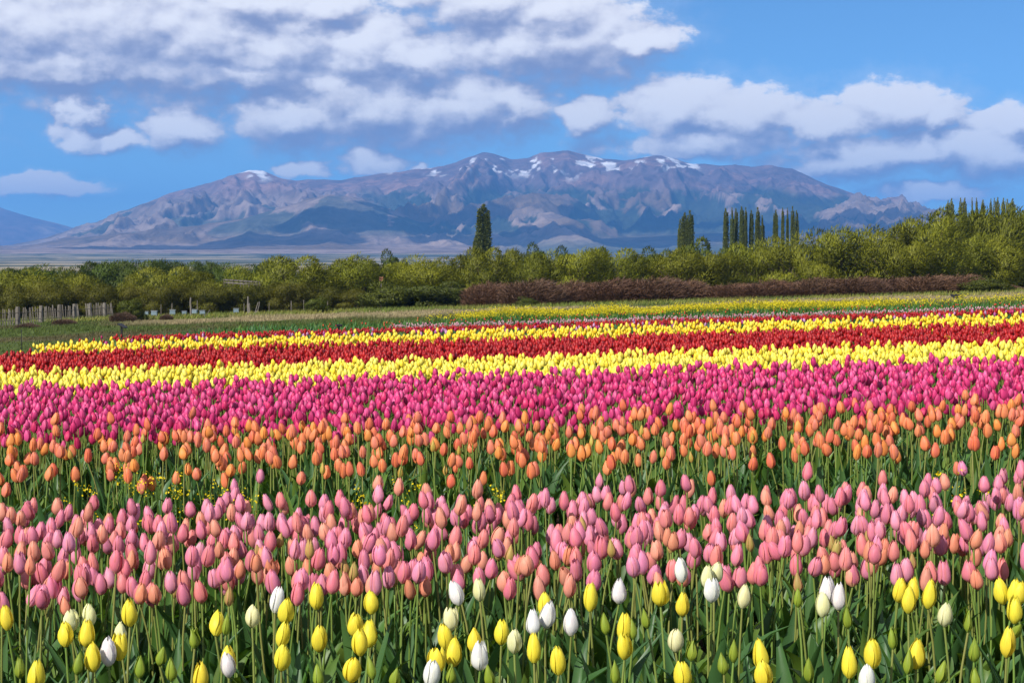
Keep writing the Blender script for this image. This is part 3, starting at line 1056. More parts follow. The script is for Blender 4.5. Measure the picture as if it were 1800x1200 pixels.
cols = np.array(MAG)[r_.integers(0, len(MAG), len(rest))] * r_.uniform(0.85, 1.15, (len(rest), 1))
half = len(Pr) // 2
tp = [head_shape('egg', 2, 4, 4), head_shape('long', 2, 4, 5)]
parts = []
for k in range(2):
    m = (np.arange(len(Pr)) % 2) == k
    parts.append(scatter(tp[k], Pr[m], g_[rest][m] + L_[rest][m] - 0.035, r_.uniform(.0185, .022, m.sum()), r_.uniform(.056, .070, m.sum()), cols[m], (0.45, 0.15, 0.15), 0.13, 26 + k))
stuff('magenta_tulip_mass', parts, M['mass'], 'broad dense band of magenta tulips across the field', 'tulips')
mass_stems.append(stems_for(Pr, g_[rest] - 0.02, g_[rest] + L_[rest] - 0.03, 27))
m = P[:, 1] < 12.6
foliage.append(leaves_for(np.repeat(P[m], 1, 0), g_[m], r_.uniform(.75, 1.15, m.sum()), 28))
m = P[:, 1] >= 12.6
foliage.append(leaves_for(P[m][::2], g_[m][::2], r_.uniform(.75, 1.1, len(P[m][::2])), 29))


# --- the three bands behind: yellow, red, yellow
def band(name, y0, y1, density, cols_, label, ind_name, ind_label, ind_group, n_single, seed, base=0.43, sd=0.03, rad=(.018, .0215), hgt=(.054, .066)):
    P = bed(y0, y1, density, FIELD_LEFT + (0.45 if y0 > 22.9 else 0.0), 12, 0.42, 0.0, seed)
    g_, L_ = heights(P, base, sd, seed + 1)
    r_ = np.random.default_rng(seed + 2)
    tp = [lathe_head(6, (0, .1, .35, .7, 1), 'egg', seed), lathe_head(6, (0, .1, .35, .72, 1), 'long', seed + 5)]
    cc = np.array(cols_)[r_.integers(0, len(cols_), len(P))] * r_.uniform(0.85, 1.15, (len(P), 1))
    rr = r_.uniform(*rad, len(P)); hh = r_.uniform(*hgt, len(P))
    single = np.zeros(len(P), bool)
    single[np.where(in_view(P, 0.255))[0][:n_single]] = True
    if n_single:
        mes = []
        for k in range(12):
            kc = np.broadcast_to(np.array(cols_[k % len(cols_)]) * (0.9 + 0.02 * k), (len(tp[k % 2][0]), 3))
            mes.append(mesh_np(ind_name, tp[k % 2][0], tp[k % 2][1], M['mass'], kc, tp[k % 2][2]))
        smes = STEM_ME
        for i in np.where(single)[0]:
            o = obj(ind_name, None, None, (P[i, 0], P[i, 1], g_[i]), (random.gauss(0, .06), random.gauss(0, .06), random.uniform(0, 6)))
            o['label'] = f'{ind_label}, {third(900 + F * P[i, 0] / P[i, 1])}'; o['category'] = 'tulip'; o['group'] = ind_group
            obj('bloom', random.choice(mes), o, (0, 0, L_[i] - 0.035), (random.gauss(0, .1), random.gauss(0, .1), 0), (rr[i], rr[i], hh[i]))
            obj('stem', random.choice(smes), o, (0, 0, -0.02), (0, 0, 0), (1, 1, L_[i] - 0.01))
    parts = []
    for k in range(2):
        m = ((np.arange(len(P)) % 2) == k) & ~single
        parts.append(scatter(tp[k], P[m], g_[m] + L_[m] - 0.035, rr[m], hh[m], cc[m], None, 0.13, seed + 3 + k))
    stuff(name, parts, M['mass'], label, 'tulips')
    m = P[:, 1] < y0 + 0.7
    mass_stems.append(stems_for(P[m & ~single], g_[m & ~single] - 0.02, (g_ + L_ - 0.03)[m & ~single], seed + 6))
    foliage.append(leaves_for(P[::2], g_[::2], r_.uniform(.8, 1.15, len(P[::2])), seed + 7))


LEMON = [(0.90, 0.74, 0.07), (0.92, 0.80, 0.14), (0.88, 0.68, 0.04), (0.90, 0.78, 0.10)]
RED = [(0.37, 0.006, 0.008), (0.42, 0.010, 0.011), (0.31, 0.005, 0.008), (0.46, 0.016, 0.014)]
band('yellow_tulip_band', 15.7, 18.2, 150, LEMON, 'broad band of lemon yellow tulips between magenta and red', 'lemon_tulip', 'lemon yellow tulip at the near edge of the broad yellow band', 'tulips edging the broad yellow band', 200, 41)
band('red_tulip_band', 18.3, 22.7, 150, RED, 'broad band of dark red tulips between two yellow bands', 'red_tulip', 'dark red tulip at the near edge of the broad red band', 'tulips edging the broad red band', 200, 51, 0.415)
band('yellow_tulip_strip', 23.0, 24.6, 140, [(0.90, 0.66, 0.03), (0.92, 0.74, 0.08), (0.88, 0.60, 0.02)], 'narrower strip of yellow tulips behind the red band', None, None, None, 0, 61, 0.43, 0.04)

# --- sparse far plots
def far_plot(name, y0, y1, density, cols_, label, seed, clump=0.0, rad=.021, xl=FIELD_LEFT, xr=30, leafy=1.0, base=0.40):
    P = bed(y0, y1, density, xl, xr, 0.45, clump, seed)
    g_, L_ = heights(P, base, 0.03, seed + 1)
    r_ = np.random.default_rng(seed + 2)
    cc = np.array(cols_)[r_.integers(0, len(cols_), len(P))] * r_.uniform(0.8, 1.2, (len(P), 1))
    stuff(name, [scatter(lathe_head(6, (0, .3, .7, 1), 'egg', seed), P, g_ + L_ - 0.035, np.full(len(P), rad), np.full(len(P), .062), cc, None, 0.15, seed)], M['mass'], label, 'tulips')


def far_leaves(y0, y1, density, seed, xl=FIELD_LEFT, xr=30, size=1.2, tint=(1, 1, 1)):
    P = bed(y0, y1, density, xl, xr, 0.45, 0.25, seed)
    r_ = np.random.default_rng(seed)
    V, Fq, c_, uvs = leaves_for(P, ground_z(P[:, 0], P[:, 1]), r_.uniform(.7, 1.2, len(P)) * size, seed)
    foliage.append((V, Fq, c_ * np.array(tint), uvs))


far_plot('mauve_tulip_scatter', 25.6, 32, 3.5, [(0.45, 0.10, 0.30), (0.50, 0.25, 0.42), (0.42, 0.02, 0.12)], 'thin scatter of mauve and crimson tulips behind the yellow strip', 71, 0.48)
far_plot('red_tulip_scatter', 31, 44, 5, RED, 'red tulips scattered over the green plot behind the yellow strip', 75, 0.44, xl=-7.0)
far_plot('red_tulip_strip', 45, 49, 40, RED, 'thin strip of red tulips far behind the yellow strip', 81, 0.25, xl=-9.0)
far_plot('pale_pink_tulip_strip', 55, 59, 17, [(0.50, 0.27, 0.30), (0.55, 0.34, 0.36), (0.45, 0.21, 0.26)], 'thin strip of pale pink tulips at the far edge of the field', 85, 0.30, 0.022, -3.5)
far_plot('orange_tulip_scatter', 62, 74, 0.8, [(0.65, 0.08, 0.03), (0.6, 0.05, 0.02)], 'few orange-red tulips dotted through the farthest green strip', 87, 0.42, 0.024)
far_leaves(24.8, 34, 60, 91, tint=(0.9, 1.05, 1.6), size=0.95)
far_leaves(34, 46, 34, 92, xl=-8.0, tint=(0.9, 1.05, 1.6), size=1.0)
far_leaves(46, 74, 16, 93, xl=-10.0, tint=(0.95, 1.1, 1.1), size=1.2)

# --- extra leaves that fill the near beds down to the soil
r_ = np.random.default_rng(101)
P = bed(4.0, 5.5, 62, -2.0, 2.0, 0.5, 0.0, 103)
foliage.append(leaves_for(P, ground_z(P[:, 0], P[:, 1]), r_.uniform(.65, 1.0, len(P)), 105))
P = bed(5.4, 8.6, 40, -3, 3, 0.5, 0.0, 107)
foliage.append(leaves_for(P, ground_z(P[:, 0], P[:, 1]), r_.uniform(.6, .95, len(P)), 109))
P = bed(7.9, 8.7, 120, -3, 3, 0.5, 0.0, 111)
foliage.append(leaves_for(P, ground_z(P[:, 0], P[:, 1]), r_.uniform(.5, .85, len(P)), 113))
stuff('tulip_foliage', foliage, M['leaf'], 'dense green strap leaves of the tulip beds', 'leaves')
stuff('tulip_stem_foliage', mass_stems, M['stem_mass'], 'crowded green stems inside the tulip beds', 'stems')


# ------------------------------------------------------------------ weeds with yellow flowers among the beds
def mustard_mesh(seed, h=0.5, n=7):
    r_ = np.random.default_rng(seed)
    st, fl = [], []
    for k in range(n):
        a = r_.uniform(0, 6.28); sp = r_.uniform(0.02, 0.16) * h
        top = np.array([math.cos(a) * sp, math.sin(a) * sp, h * r_.uniform(0.55, 1.0)])
        st.append(tube([(0, 0, 0), top * (0.45, 0.45, 0.55), top], [0.003, 0.0022, 0.0012], 4))
        one = []
        for j in range(9):
            c_ = top + r_.normal(0, 0.014, 3) * (1, 1, 0.8)
            e1 = r_.normal(size=3); e1 /= np.linalg.norm(e1); e2 = np.cross(e1, r_.normal(size=3)); e2 /= np.linalg.norm(e2)
            s = 0.0048
            one.append((np.array([c_ + s * e1, c_ + s * e2, c_ - s * e1, c_ - s * e2]), np.array([[0, 1, 2, 3]])))
        fl.append(merge(one)[:2])
    lf = []
    for k in range(7):
        V, Fq, _ = LEAVES[int(r_.integers(0, 8))]
        s = r_.uniform(.3, .5)
        lf.append((rotz(V * s, r_.uniform(0, 6.28)) + (0, 0, h * r_.uniform(0, .5)), Fq))
    return merge(st)[:2], fl, lf


M['mustard'] = material('mustard_flower', lambda t: thin(t, C4((0.80, 0.62, 0.01)), 0.5, 0.2, 0.25))
M['weed_green'] = material('weed_green', lambda t: thin(t, t.mix(t.noise(t.n('ShaderNodeTexCoord').outputs['Object'], 20.0), C4((0.05, 0.12, 0.02)), C4((0.12, 0.20, 0.03))), 0.5, 0.3, 0.25))
MUST = []
for k in range(3):
    s_, f_, l_ = mustard_mesh(200 + k)
    MUST.append((mesh_np('weed_stalks', *s_, M['weed_green']), [mesh_np('weed_flowers', *q_, M['mustard'], smooth=False) for q_ in f_], [mesh_np('weed_leaf', *q_, M['weed_green']) for q_ in l_]))
WEEDS = [(206, 828), (226, 824), (140, 853), (262, 845), (290, 840), (312, 862), (384, 858), (385, 872), (436, 873), (628, 868), (722, 853), (870, 862), (1672, 832), (1715, 866),
         (345, 676), (400, 690), (765, 632), (1670, 590), (1735, 585)]
for i, (px, py) in enumerate(WEEDS):
    d_ = 0.90 * F / (py + 0.03 * (px - 900) - HOR)
    x = at(px, d_); g = gz(x, d_)
    o = obj('mustard_weed', None, None, (x, d_, g), (0, 0, random.uniform(0, 6)))
    s = max(0.25, zrow(py, d_) - g) / 0.46
    o.scale = (s, s, s)
    where = ('below the orange bed' if py > 820 else ('in the magenta bed' if py > 650 else 'in the red and yellow bands'))
    o['label'] = f'wild mustard weed with tiny yellow flowers {where}, {ordinal(i + 1)} of these'
    o['category'] = 'weed'; o['group'] = 'wild mustard weeds in the tulip beds'
    s_, f_, l_ = MUST[i % 3]
    obj('stalk', s_, o)
    for q_ in f_:
        obj('flower_head', q_, o)
    for q_ in l_:
        obj('leaf', q_, o)

# ------------------------------------------------------------------ grass, dry grass and the mustard strip
def blades(P, h, w, cols_, lean=(0.25, 0.0), seed=0):
    r_ = np.random.default_rng(seed)
    N = len(P)
    z = ground_z(P[:, 0], P[:, 1])
    a = r_.uniform(0, math.pi, N)
    dxy = np.stack([np.cos(a), np.sin(a)], -1) * w[:, None] * 0.5
    l_ = r_.normal(0, 0.3, (N, 2)) + np.array(lean)
    p0 = np.concatenate([P - dxy, z[:, None] - 0.02], 1); p1 = np.concatenate([P + dxy, z[:, None] - 0.02], 1)
    p2 = np.concatenate([P + l_ * h[:, None], (z + h)[:, None]], 1)
    V = np.stack([p0, p1, p2], 1).reshape(-1, 3)
    Ft = np.arange(3 * N).reshape(N, 3)
    return V, Ft, np.repeat(cols_, 3, 0), np.zeros((3 * N, 2))


def rand_area(n, y0, y1, seed, xf=0.30, x_lo=None, x_hi=None):
    r_ = np.random.default_rng(seed)
    y = np.sqrt(r_.uniform(y0 ** 2, y1 ** 2, n))
    x = r_.uniform(-1, 1, n) * (xf * y + 1)
    m = np.ones(n, bool)
    if x_lo is not None:
        m &= x > x_lo
    if x_hi is not None:
        m &= x < x_hi
    return np.stack([x, y], -1)[m]


gp = []
r_ = np.random.default_rng(301)
P = rand_area(150000, 24, 150, 303)
keep = ~((P[:, 0] > FIELD_LEFT - 0.1 - 0.14 * np.maximum(P[:, 1] - 26, 0)) & (P[:, 1] < 74))
P = P[keep]
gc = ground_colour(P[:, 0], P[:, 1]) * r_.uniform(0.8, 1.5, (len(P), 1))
nn = fbm(P[:, 0] * 0.35, P[:, 1] * 0.12, 3, 305)
hgt_ = (0.02 + 0.13 * sm(P[:, 1], 60, 110) * sm(nn, 0.35, 0.65)) * r_.uniform(0.5, 1.4, len(P)) + 0.03
gp.append(blades(P, hgt_, 0.012 + P[:, 1] * 0.00042, gc, (0.3, 0.0), 307))
# rank green verge along the foot of the hedges
P = rand_area(26000, 140, 156, 309)
gc = np.array([0.13, 0.17, 0.03]) * r_.uniform(0.6, 1.5, (len(P), 1)) + np.array([0.10, 0.06, 0.02]) * (fbm(P[:, 0] * 0.3, P[:, 1] * 0.3, 2, 311) > 0.5)[:, None]
gp.append(blades(P, r_.uniform(0.10, 0.42, len(P)), np.full(len(P), 0.07), gc, (0.3, 0.0), 313))
V, Ft, c_, _u = merge(gp)
obj('grass', mesh_np('grass', V, Ft, M['grass'], c_, smooth=False), kind='stuff', label='green and dry wind-combed grass beyond the tulip field', category='grass')

# mustard in flower: a strip at the far edge of the field
r_ = np.random.default_rng(321)
P = rand_area(70000, 80, 95, 323, 0.30, -8.0)
dens_ = fbm(P[:, 0] * 0.35, P[:, 1] * 0.25, 3, 325)
pxs = 900 + F * P[:, 0] / P[:, 1]
wgt = sm(pxs, 720, 900) * (1 - 0.75 * sm(pxs, 1530, 1600)) * np.exp(-((P[:, 1] - 87) / 1.9) ** 2)
keep = (r_.uniform(0, 1, len(P)) < wgt * 1.3) & (dens_ > 0.25 + 0.15 * (pxs > 1540))
P = P[keep]
hs = r_.uniform(0.25, 0.5, len(P)) * (0.65 + 0.7 * fbm(P[:, 0] * 0.5, P[:, 1] * 0.2, 2, 327))
gcol = np.array([0.07, 0.15, 0.02]) * r_.uniform(0.7, 1.5, (len(P), 1))
st = blades(P, hs, np.full(len(P), 0.06), gcol, (0.1, 0), 329)
zt = ground_z(P[:, 0], P[:, 1]) + hs
N = len(P)
K = 3
c0 = np.repeat(np.stack([P[:, 0], P[:, 1], zt], -1), K, 0) + r_.normal(0, 1, (N * K, 3)) * (0.09, 0.09, 0.06)
e1 = r_.normal(size=(N * K, 3)); e1 /= np.linalg.norm(e1, axis=1)[:, None]
e2 = np.cross(e1, r_.normal(size=(N * K, 3))); e2 /= np.linalg.norm(e2, axis=1)[:, None]
s = r_.uniform(0.022, 0.045, (N * K, 1))
Vf = np.stack([c0 + s * e1, c0 + s * e2, c0 - s * (e1 + e2) * 0.7], 1).reshape(-1, 3)
fc = np.repeat(np.array([0.62, 0.52, 0.015]) * r_.uniform(0.75, 1.25, (N * K, 1)), 3, 0)
V, Ft, c_, _u = merge([st, (Vf, np.arange(len(Vf)).reshape(-1, 3), fc, np.zeros((len(Vf), 2)))])
obj('mustard_foliage', mesh_np('mustard_foliage', V, Ft, M['grass'], c_, smooth=False), kind='stuff', label='strip of wild mustard in yellow flower behind the tulips', category='mustard')


# ------------------------------------------------------------------ trees and shrubs
def strands(C, D, length, width, shade, r_, bend=0.35):
    """thin leafy sprays: base points C, directions D"""
    N = len(C)
    side = np.cross(D, r_.normal(size=(N, 3))); side /= np.linalg.norm(side, axis=1)[:, None] + 1e-9
    tip = C + D * length[:, None] + np.array([bend, 0, -0.15]) * length[:, None] * r_.uniform(0, 1, (N, 1))
    mid = C + D * length[:, None] * 0.5
    V = np.stack([C, mid + side * width[:, None] * 0.5, tip, mid - side * width[:, None] * 0.5], 1).reshape(-1, 3)
    Fq = np.arange(4 * N).reshape(N, 4)
    c_ = np.repeat(np.stack([shade, shade, shade], -1), 4, 0)
    return V, Fq, c_


CROWN_N = {}


def willow(seed, n=17000, lean=0.30, lumps=16, sl=(0.03, 0.075), sw=0.0105, aspect=1.5):
    """unit tree: height 1, width 1; many fine sprays in uneven lumps, blown towards +X"""
    r_ = np.random.default_rng(seed)
    cs, rs = [], []
    for k in range(lumps):
        a = r_.uniform(0, 6.28); rr = 0.36 * math.sqrt(r_.uniform(0, 1))
        top = 0.80 * math.sqrt(max(0.05, 1 - (rr / 0.46) ** 2))
        z = r_.uniform(0.08, max(0.2, top))
        cs.append((rr * math.cos(a), rr * math.sin(a), z)); rs.append(r_.uniform(0.12, 0.19))
    cs = np.array(cs); rs = np.array(rs)
    pick = r_.integers(0, lumps, n)
    dirs = r_.normal(size=(n, 3)); dirs /= np.linalg.norm(dirs, axis=1)[:, None]
    rad = r_.uniform(0.45, 1.0, n) ** 0.6
    C = cs[pick] + dirs * (rs[pick] * rad)[:, None]
    C = C * (aspect, aspect, 1.0)
    C[:, 2] = np.maximum(C[:, 2], 0.015)
    cs = cs * (aspect, aspect, 1.0)
    D = dirs * 0.8 + np.array([lean, 0, 0.55]) + r_.normal(0, 0.25, (n, 3))
    D /= np.linalg.norm(D, axis=1)[:, None]
    shade = np.clip(r_.uniform(0, 1, n) * 0.7 + r_.uniform(0, 0.3, lumps)[pick], 0, 1)
    V, Fq, c_ = strands(C, D, r_.uniform(*sl, n), np.full(n, sw) * r_.uniform(0.7, 1.4, n), shade, r_, lean * 0.6)
    out = dirs + (C - np.array([0, 0, 0.25])) * 0.9 + r_.normal(0, 0.22, (n, 3))
    out /= np.linalg.norm(out, axis=1)[:, None]
    q = V.reshape(n, 4, 3)
    ng = np.cross(q[:, 1] - q[:, 0], q[:, 3] - q[:, 0])
    flip = (ng * out).sum(1) < 0
    Fq = np.where(flip[:, None], Fq[:, ::-1], Fq)
    CROWN_N[len(V), round(float(V[:, 0].sum()), 2)] = np.repeat(out, 4, 0)
    key = (len(V), round(float(V[:, 0].sum()), 2))
    tr = []
    for k in range(lumps):
        b = np.array([r_.normal(0, 0.03), r_.normal(0, 0.03), -0.03])
        m = cs[k] * (0.45, 0.45, 0.5) + r_.normal(0, 0.02, 3)
        tr.append(tube([b, m, cs[k]], [0.020, 0.012, 0.004], 5))
    return (V, Fq, c_, CROWN_N[key]), merge(tr)[:2]


def poplar(seed, n=8000):
    """unit Lombardy poplar: height 1, width about 0.14"""
    r_ = np.random.default_rng(seed)
    spires = [(0, 0, 1.0, 0.05)] + [(r_.normal(0, .030), r_.normal(0, .030), r_.uniform(.84, .98), r_.uniform(.022, .032)) for _ in range(6)]
    C, D = [], []
    for sx_, sy_, h, w in spires:
        m = n // len(spires)
        z = r_.uniform(0.04, 1, m) ** 0.9
        prof = np.clip(np.minimum(0.55 + z / 0.25, 1.0) * (1 - z ** 3.5) ** 0.7, 0.08, 1)
        a = r_.uniform(0, 6.28, m); q = np.sqrt(r_.uniform(0.15, 1, m)) * w * prof * (1 + 0.35 * np.sin(z * 40 + a * 2 + seed))
        C.append(np.stack([sx_ + q * np.cos(a), sy_ + q * np.sin(a), z * h], -1))
        d = np.stack([np.cos(a) * 0.5, np.sin(a) * 0.5, np.full(m, 1.0)], -1) + r_.normal(0, 0.25, (m, 3))
        D.append(d / np.linalg.norm(d, axis=1)[:, None])
    C = np.concatenate(C); D = np.concatenate(D); N = len(C)
    V, Fq, c_ = strands(C, D, r_.uniform(0.012, 0.032, N), np.full(N, 0.0095), r_.uniform(0, 1, N), r_, 0.1)
    tr = tube([(0, 0, -0.02), (0, 0, 0.5), (0.004, 0, 0.97)], [0.016, 0.010, 0.001], 6)
    return (V, Fq, c_), tr


def bare_shrub(seed, n=8000):
    """unit leafless shrub: arching reddish twigs from a wide foot, height 1, width 1.7"""
    r_ = np.random.default_rng(seed)
    a = r_.uniform(0, 6.28, n); rr = np.sqrt(r_.uniform(0, 1, n)) * 0.80
    env = np.sqrt(np.clip(1 - (rr / 0.92) ** 2, 0.05, 1))
    z = r_.uniform(0.0, 0.9, n) ** 0.75 * env * (0.85 + 0.3 * vnoise(np.cos(a) * rr * 4 + 9, np.sin(a) * rr * 4 + 9, seed))
    C = np.stack([rr * np.cos(a), rr * np.sin(a), z], -1)
    D = np.stack([np.cos(a) * (0.2 + rr), np.sin(a) * (0.2 + rr), np.full(n, 0.9)], -1) + r_.normal(0, 0.45, (n, 3)) + np.array([0.25, 0, 0])
    D /= np.linalg.norm(D, axis=1)[:, None]
    V, Fq, c_ = strands(C, D, r_.uniform(0.10, 0.26, n), np.full(n, 0.014), r_.uniform(0, 1, n), r_, 0.2)
    tr = []
    for k in range(16):
        b = r_.normal(0, 0.012, 2); e = r_.normal(0, 0.38, 2)
        tr.append(tube([(b[0], b[1], -0.03), ((b + e)[0] / 2, (b + e)[1] / 2, 0.3), (e[0], e[1], r_.uniform(0.5, 0.8))], [0.03, 0.012, 0.004], 4))
    return (V, Fq, c_), merge(tr)[:2]


def pair(gen, mat, *a, **k):
    crown, (tv, tf) = gen(*a, **k)
    V, Fq, c_ = crown[:3]
    wide = 0.5 * (np.percentile(V[:, 0], 98.5) - np.percentile(V[:, 0], 1.5) + np.percentile(V[:, 1], 98.5) - np.percentile(V[:, 1], 1.5))
    fit = np.array([1 / wide, 1 / wide, 1 / np.percentile(V[:, 2], 99.3)])
    V = V * fit; tv = tv * fit
    me = mesh_np('crown', V, Fq, M[mat], c_, smooth=len(crown) > 3)
    if len(crown) > 3:
        me.normals_split_custom_set_from_vertices(crown[3].tolist())
    return me, mesh_np('trunk', tv, tf, M['bark'])


WILLOW = [pair(willow, 'willow', 400 + k, lumps=20 + 4 * k) for k in range(6)]
DENSE = [pair(willow, 'willow', 420 + k, n=11000, lean=0.12, lumps=22, sl=(0.035, 0.07), sw=0.019, aspect=1.2) for k in range(3)]
POPLAR = [pair(poplar, 'poplar', 440 + k) for k in range(4)]
BARE = [pair(bare_shrub, 'twig', 460 + k) for k in range(4)]


def plant(name, pool, px, top, width_px, d, label, cat, group, tint=(1, 1, 1), unit_w=1.0, sink=0.0):
    x = at(px, d); g = gz(x, d)
    h = zrow(top, d) - g + sink
    w = width_px / F * d / unit_w
    o = bpy.data.objects.new(name, None)
    o.empty_display_size = 0.5
    COL.objects.link(o)
    o.location = (x, d, g - sink)
    k = random.randrange(len(pool))
    o.scale = (w, w, h)
    flip = random.uniform(-0.5, 0.5)
    o.rotation_euler = (0, 0, flip)
    o['label'] = label; o['category'] = cat; o['group'] = group
    cr = obj('crown', pool[k][0], o); tr = obj('trunk', pool[k][1], o)
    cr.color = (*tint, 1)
    return o


def tints(base, a=0.15):
    k = random.uniform(1 - a, 1 + a)
    return tuple(b * k * random.uniform(0.97, 1.03) for b in base)


# bare reddish hedge shrubs, in front
for i, (px, top, w) in enumerate([(868, 498, 110), (935, 493, 110), (1010, 495, 110), (1080, 492, 120), (1150, 489, 120), (1208, 493, 90), (1292, 499, 100), (1365, 493, 120), (1440, 489, 110),
                                  (1505, 488, 110), (1570, 489, 110), (1635, 485, 110), (1690, 484, 90), (1755, 500, 80)]):
    where = 'left of the gap' if px < 1240 else 'right of the gap'
    plant('bare_shrub', BARE, px, top, w, 152 + random.uniform(-2, 3), f'leafless red-brown shrub, {ordinal(i + 1)} along the bare hedge, {where}', 'shrub', 'leafless red-brown hedge shrubs', tints((1, 1, 1), 0.15))
# olive shrubs along the left
for i, (px, top, w) in enumerate([(-20, 505, 80), (30, 508, 80), (85, 505, 80), (140, 508, 70), (185, 508, 65), (240, 511, 60), (285, 510, 65), (330, 505, 75), (375, 503, 65), (420, 508, 65), (465, 505, 75),
                                  (508, 504, 65), (548, 508, 60), (588, 512, 65), (625, 516, 55)]):
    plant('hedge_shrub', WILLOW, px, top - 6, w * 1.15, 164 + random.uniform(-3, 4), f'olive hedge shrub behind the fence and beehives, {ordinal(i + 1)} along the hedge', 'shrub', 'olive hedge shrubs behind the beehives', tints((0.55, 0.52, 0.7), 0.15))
for px, top, w, d_, lab in [(232, 527, 46, 140, 'small round olive shrub at the end of the picket fence'), (560, 524, 42, 146, 'small dark shrub standing in front of the hedge by thin posts'),
                            (690, 499, 115, 158, 'glossy dark green thorn shrub sloping down towards the beehives'), (775, 497, 120, 157, 'dense dark green thorn shrub beside the bare red-brown hedge'),
                            (925, 522, 40, 147, 'low green shrub at the foot of the bare hedge'), (1735, 488, 90, 149, 'green thorn shrub at the far end of the bare hedge')]:
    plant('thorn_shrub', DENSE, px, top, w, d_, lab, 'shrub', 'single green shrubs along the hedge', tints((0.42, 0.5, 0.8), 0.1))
# willows, middle row
MID = [(20, 488, 120), (90, 486, 115), (150, 493, 85), (240, 493, 75), (290, 480, 115), (345, 488, 85), (400, 500, 70), (465, 470, 105), (522, 461, 125), (590, 468, 85), (630, 462, 110), (672, 474, 80), (708, 472, 80),
       (755, 462, 100), (805, 460, 80), (855, 446, 85), (905, 450, 75), (945, 455, 80), (1010, 450, 100), (1070, 448, 110), (1120, 460, 70), (1145, 462, 75), (1200, 450, 110), (1245, 455, 90),
       (1318, 438, 90), (1385, 427, 105), (1480, 412, 125), (1540, 430, 80), (1580, 408, 105), (1625, 396, 115), (1600, 440, 110), (1680, 430, 110), (1760, 425, 110), (1440, 455, 70)]
for i, (px, top, w) in enumerate(sorted(MID)):
    plant('willow', WILLOW, px, top - 8, w * 1.12, 184 + random.uniform(-7, 7), f'yellow-green wind-combed willow, {ordinal(i + 1)} along the middle row behind the hedges', 'willow', 'willows of the middle row', tints((0.92, 0.95, 1.0), 0.14))
BIG = [(1662, 377, 125), (1705, 382, 110), (1752, 374, 125), (1805, 376, 120), (1860, 385, 120)]
for i, (px, top, w) in enumerate(BIG):
    plant('tall_willow', WILLOW, px, top - 3, w * 1.1, 205, f'tall spreading willow, {ordinal(i + 1)} in the high clump at the right end', 'willow', 'tall willows at the right end', tints((0.8, 0.85, 0.9), 0.1))
# darker wood behind, left
BACK = [(-30, 474), (15, 472), (60, 470), (105, 467), (150, 461), (195, 460), (240, 458), (285, 458), (330, 459), (375, 461), (420, 464), (460, 468), (555, 470), (735, 474)]
for i, (px, top) in enumerate(BACK):
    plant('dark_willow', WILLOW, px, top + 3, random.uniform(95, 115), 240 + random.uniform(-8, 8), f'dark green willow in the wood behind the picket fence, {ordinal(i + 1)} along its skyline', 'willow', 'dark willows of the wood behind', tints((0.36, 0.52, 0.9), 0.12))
for px, top, w, d_, lab in [(687, 447, 46, 330, 'lone round green tree rising above the willows'), (715, 462, 26, 330, 'small dark tree beside the lone round green tree'), (944, 436, 48, 320, 'rounded tree behind the willows, just right of the lone poplar'),
                            (993, 441, 50, 320, 'low rounded tree behind the willows, second right of the lone poplar'), (1050, 441, 52, 320, 'rounded tree behind the willows, third right of the lone poplar'),
                            (1148, 442, 56, 300, 'dark rounded tree behind the willows near the first poplar clump'), (1222, 425, 72, 260, 'arching tree at the foot of the first poplar clump'), (1265, 443, 70, 280, 'dark tree between the two poplar clumps'),
                            (1180, 446, 46, 290, 'small rounded tree below the first poplar clump')]:
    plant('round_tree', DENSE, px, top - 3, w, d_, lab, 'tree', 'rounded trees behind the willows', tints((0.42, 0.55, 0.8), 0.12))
# poplars
POP = [(850, 365, 30, 'tall lone poplar above the willows'), (837, 418, 18, 'low side poplar against the tall lone poplar')]
POP += [(px, t_, w, f'poplar in the three-stemmed clump, {o_}') for px, t_, w, o_ in ((1195, 390, 14, 'lowest'), (1203, 379, 15, 'middle one'), (1212, 376, 15, 'highest'))]
POP += [(px, t_, w, f'dark poplar in the long row, {ordinal(i + 1)} of eight') for i, (px, t_, w) in enumerate([(1275, 372, 13), (1286, 371, 11), (1293, 372, 10), (1303, 369, 13), (1310, 371, 9), (1320, 375, 12), (1331, 371, 13), (1339, 384, 11)])]
POP += [(px, t_, w, f'slim poplar in the row of five, {ordinal(i + 1)} of them') for i, (px, t_, w) in enumerate([(1363, 374, 10), (1375, 371, 9), (1383, 371, 7), (1392, 369, 9), (1399, 375, 11)])]
for px, t_, w, lab in POP:
    plant('poplar', POPLAR, px, t_, w * 0.82, 400 + random.uniform(-12, 12), lab, 'poplar', 'poplars above the willows', tints((1, 1, 1), 0.12))
for i, (px, t_, w) in enumerate([(1665, 358, 6), (1671, 355, 9), (1687, 354, 7), (1694, 354, 8), (1707, 354, 6), (1715, 354, 6), (1726, 357, 9), (1740, 355, 5), (1746, 354, 7), (1752, 353, 7), (1762, 354, 7), (1769, 356, 7), (1778, 355, 10)]):
    plant('distant_poplar', POPLAR, px, t_, w * 1.1, 470, f'distant bare-looking poplar above the tall willows, {ordinal(i + 1)} of the far row', 'poplar', 'distant poplars above the tall willows', (1.6, 1.4, 1.6))

# ------------------------------------------------------------------ picket fence
def picket_mesh(seed, h, w, mat='oldwood'):
    r_ = np.random.default_rng(seed)
    V, Fq = box(0, 0, h / 2, w, w * 0.6, h)
    V = V + r_.normal(0, w * 0.10, V.shape) * (1, 1, 0.5)
    V[V[:, 2] > h * 0.5, 0] += r_.normal(0, w * 0.5)
    return mesh_np('picket', V, Fq, M[mat], smooth=False)


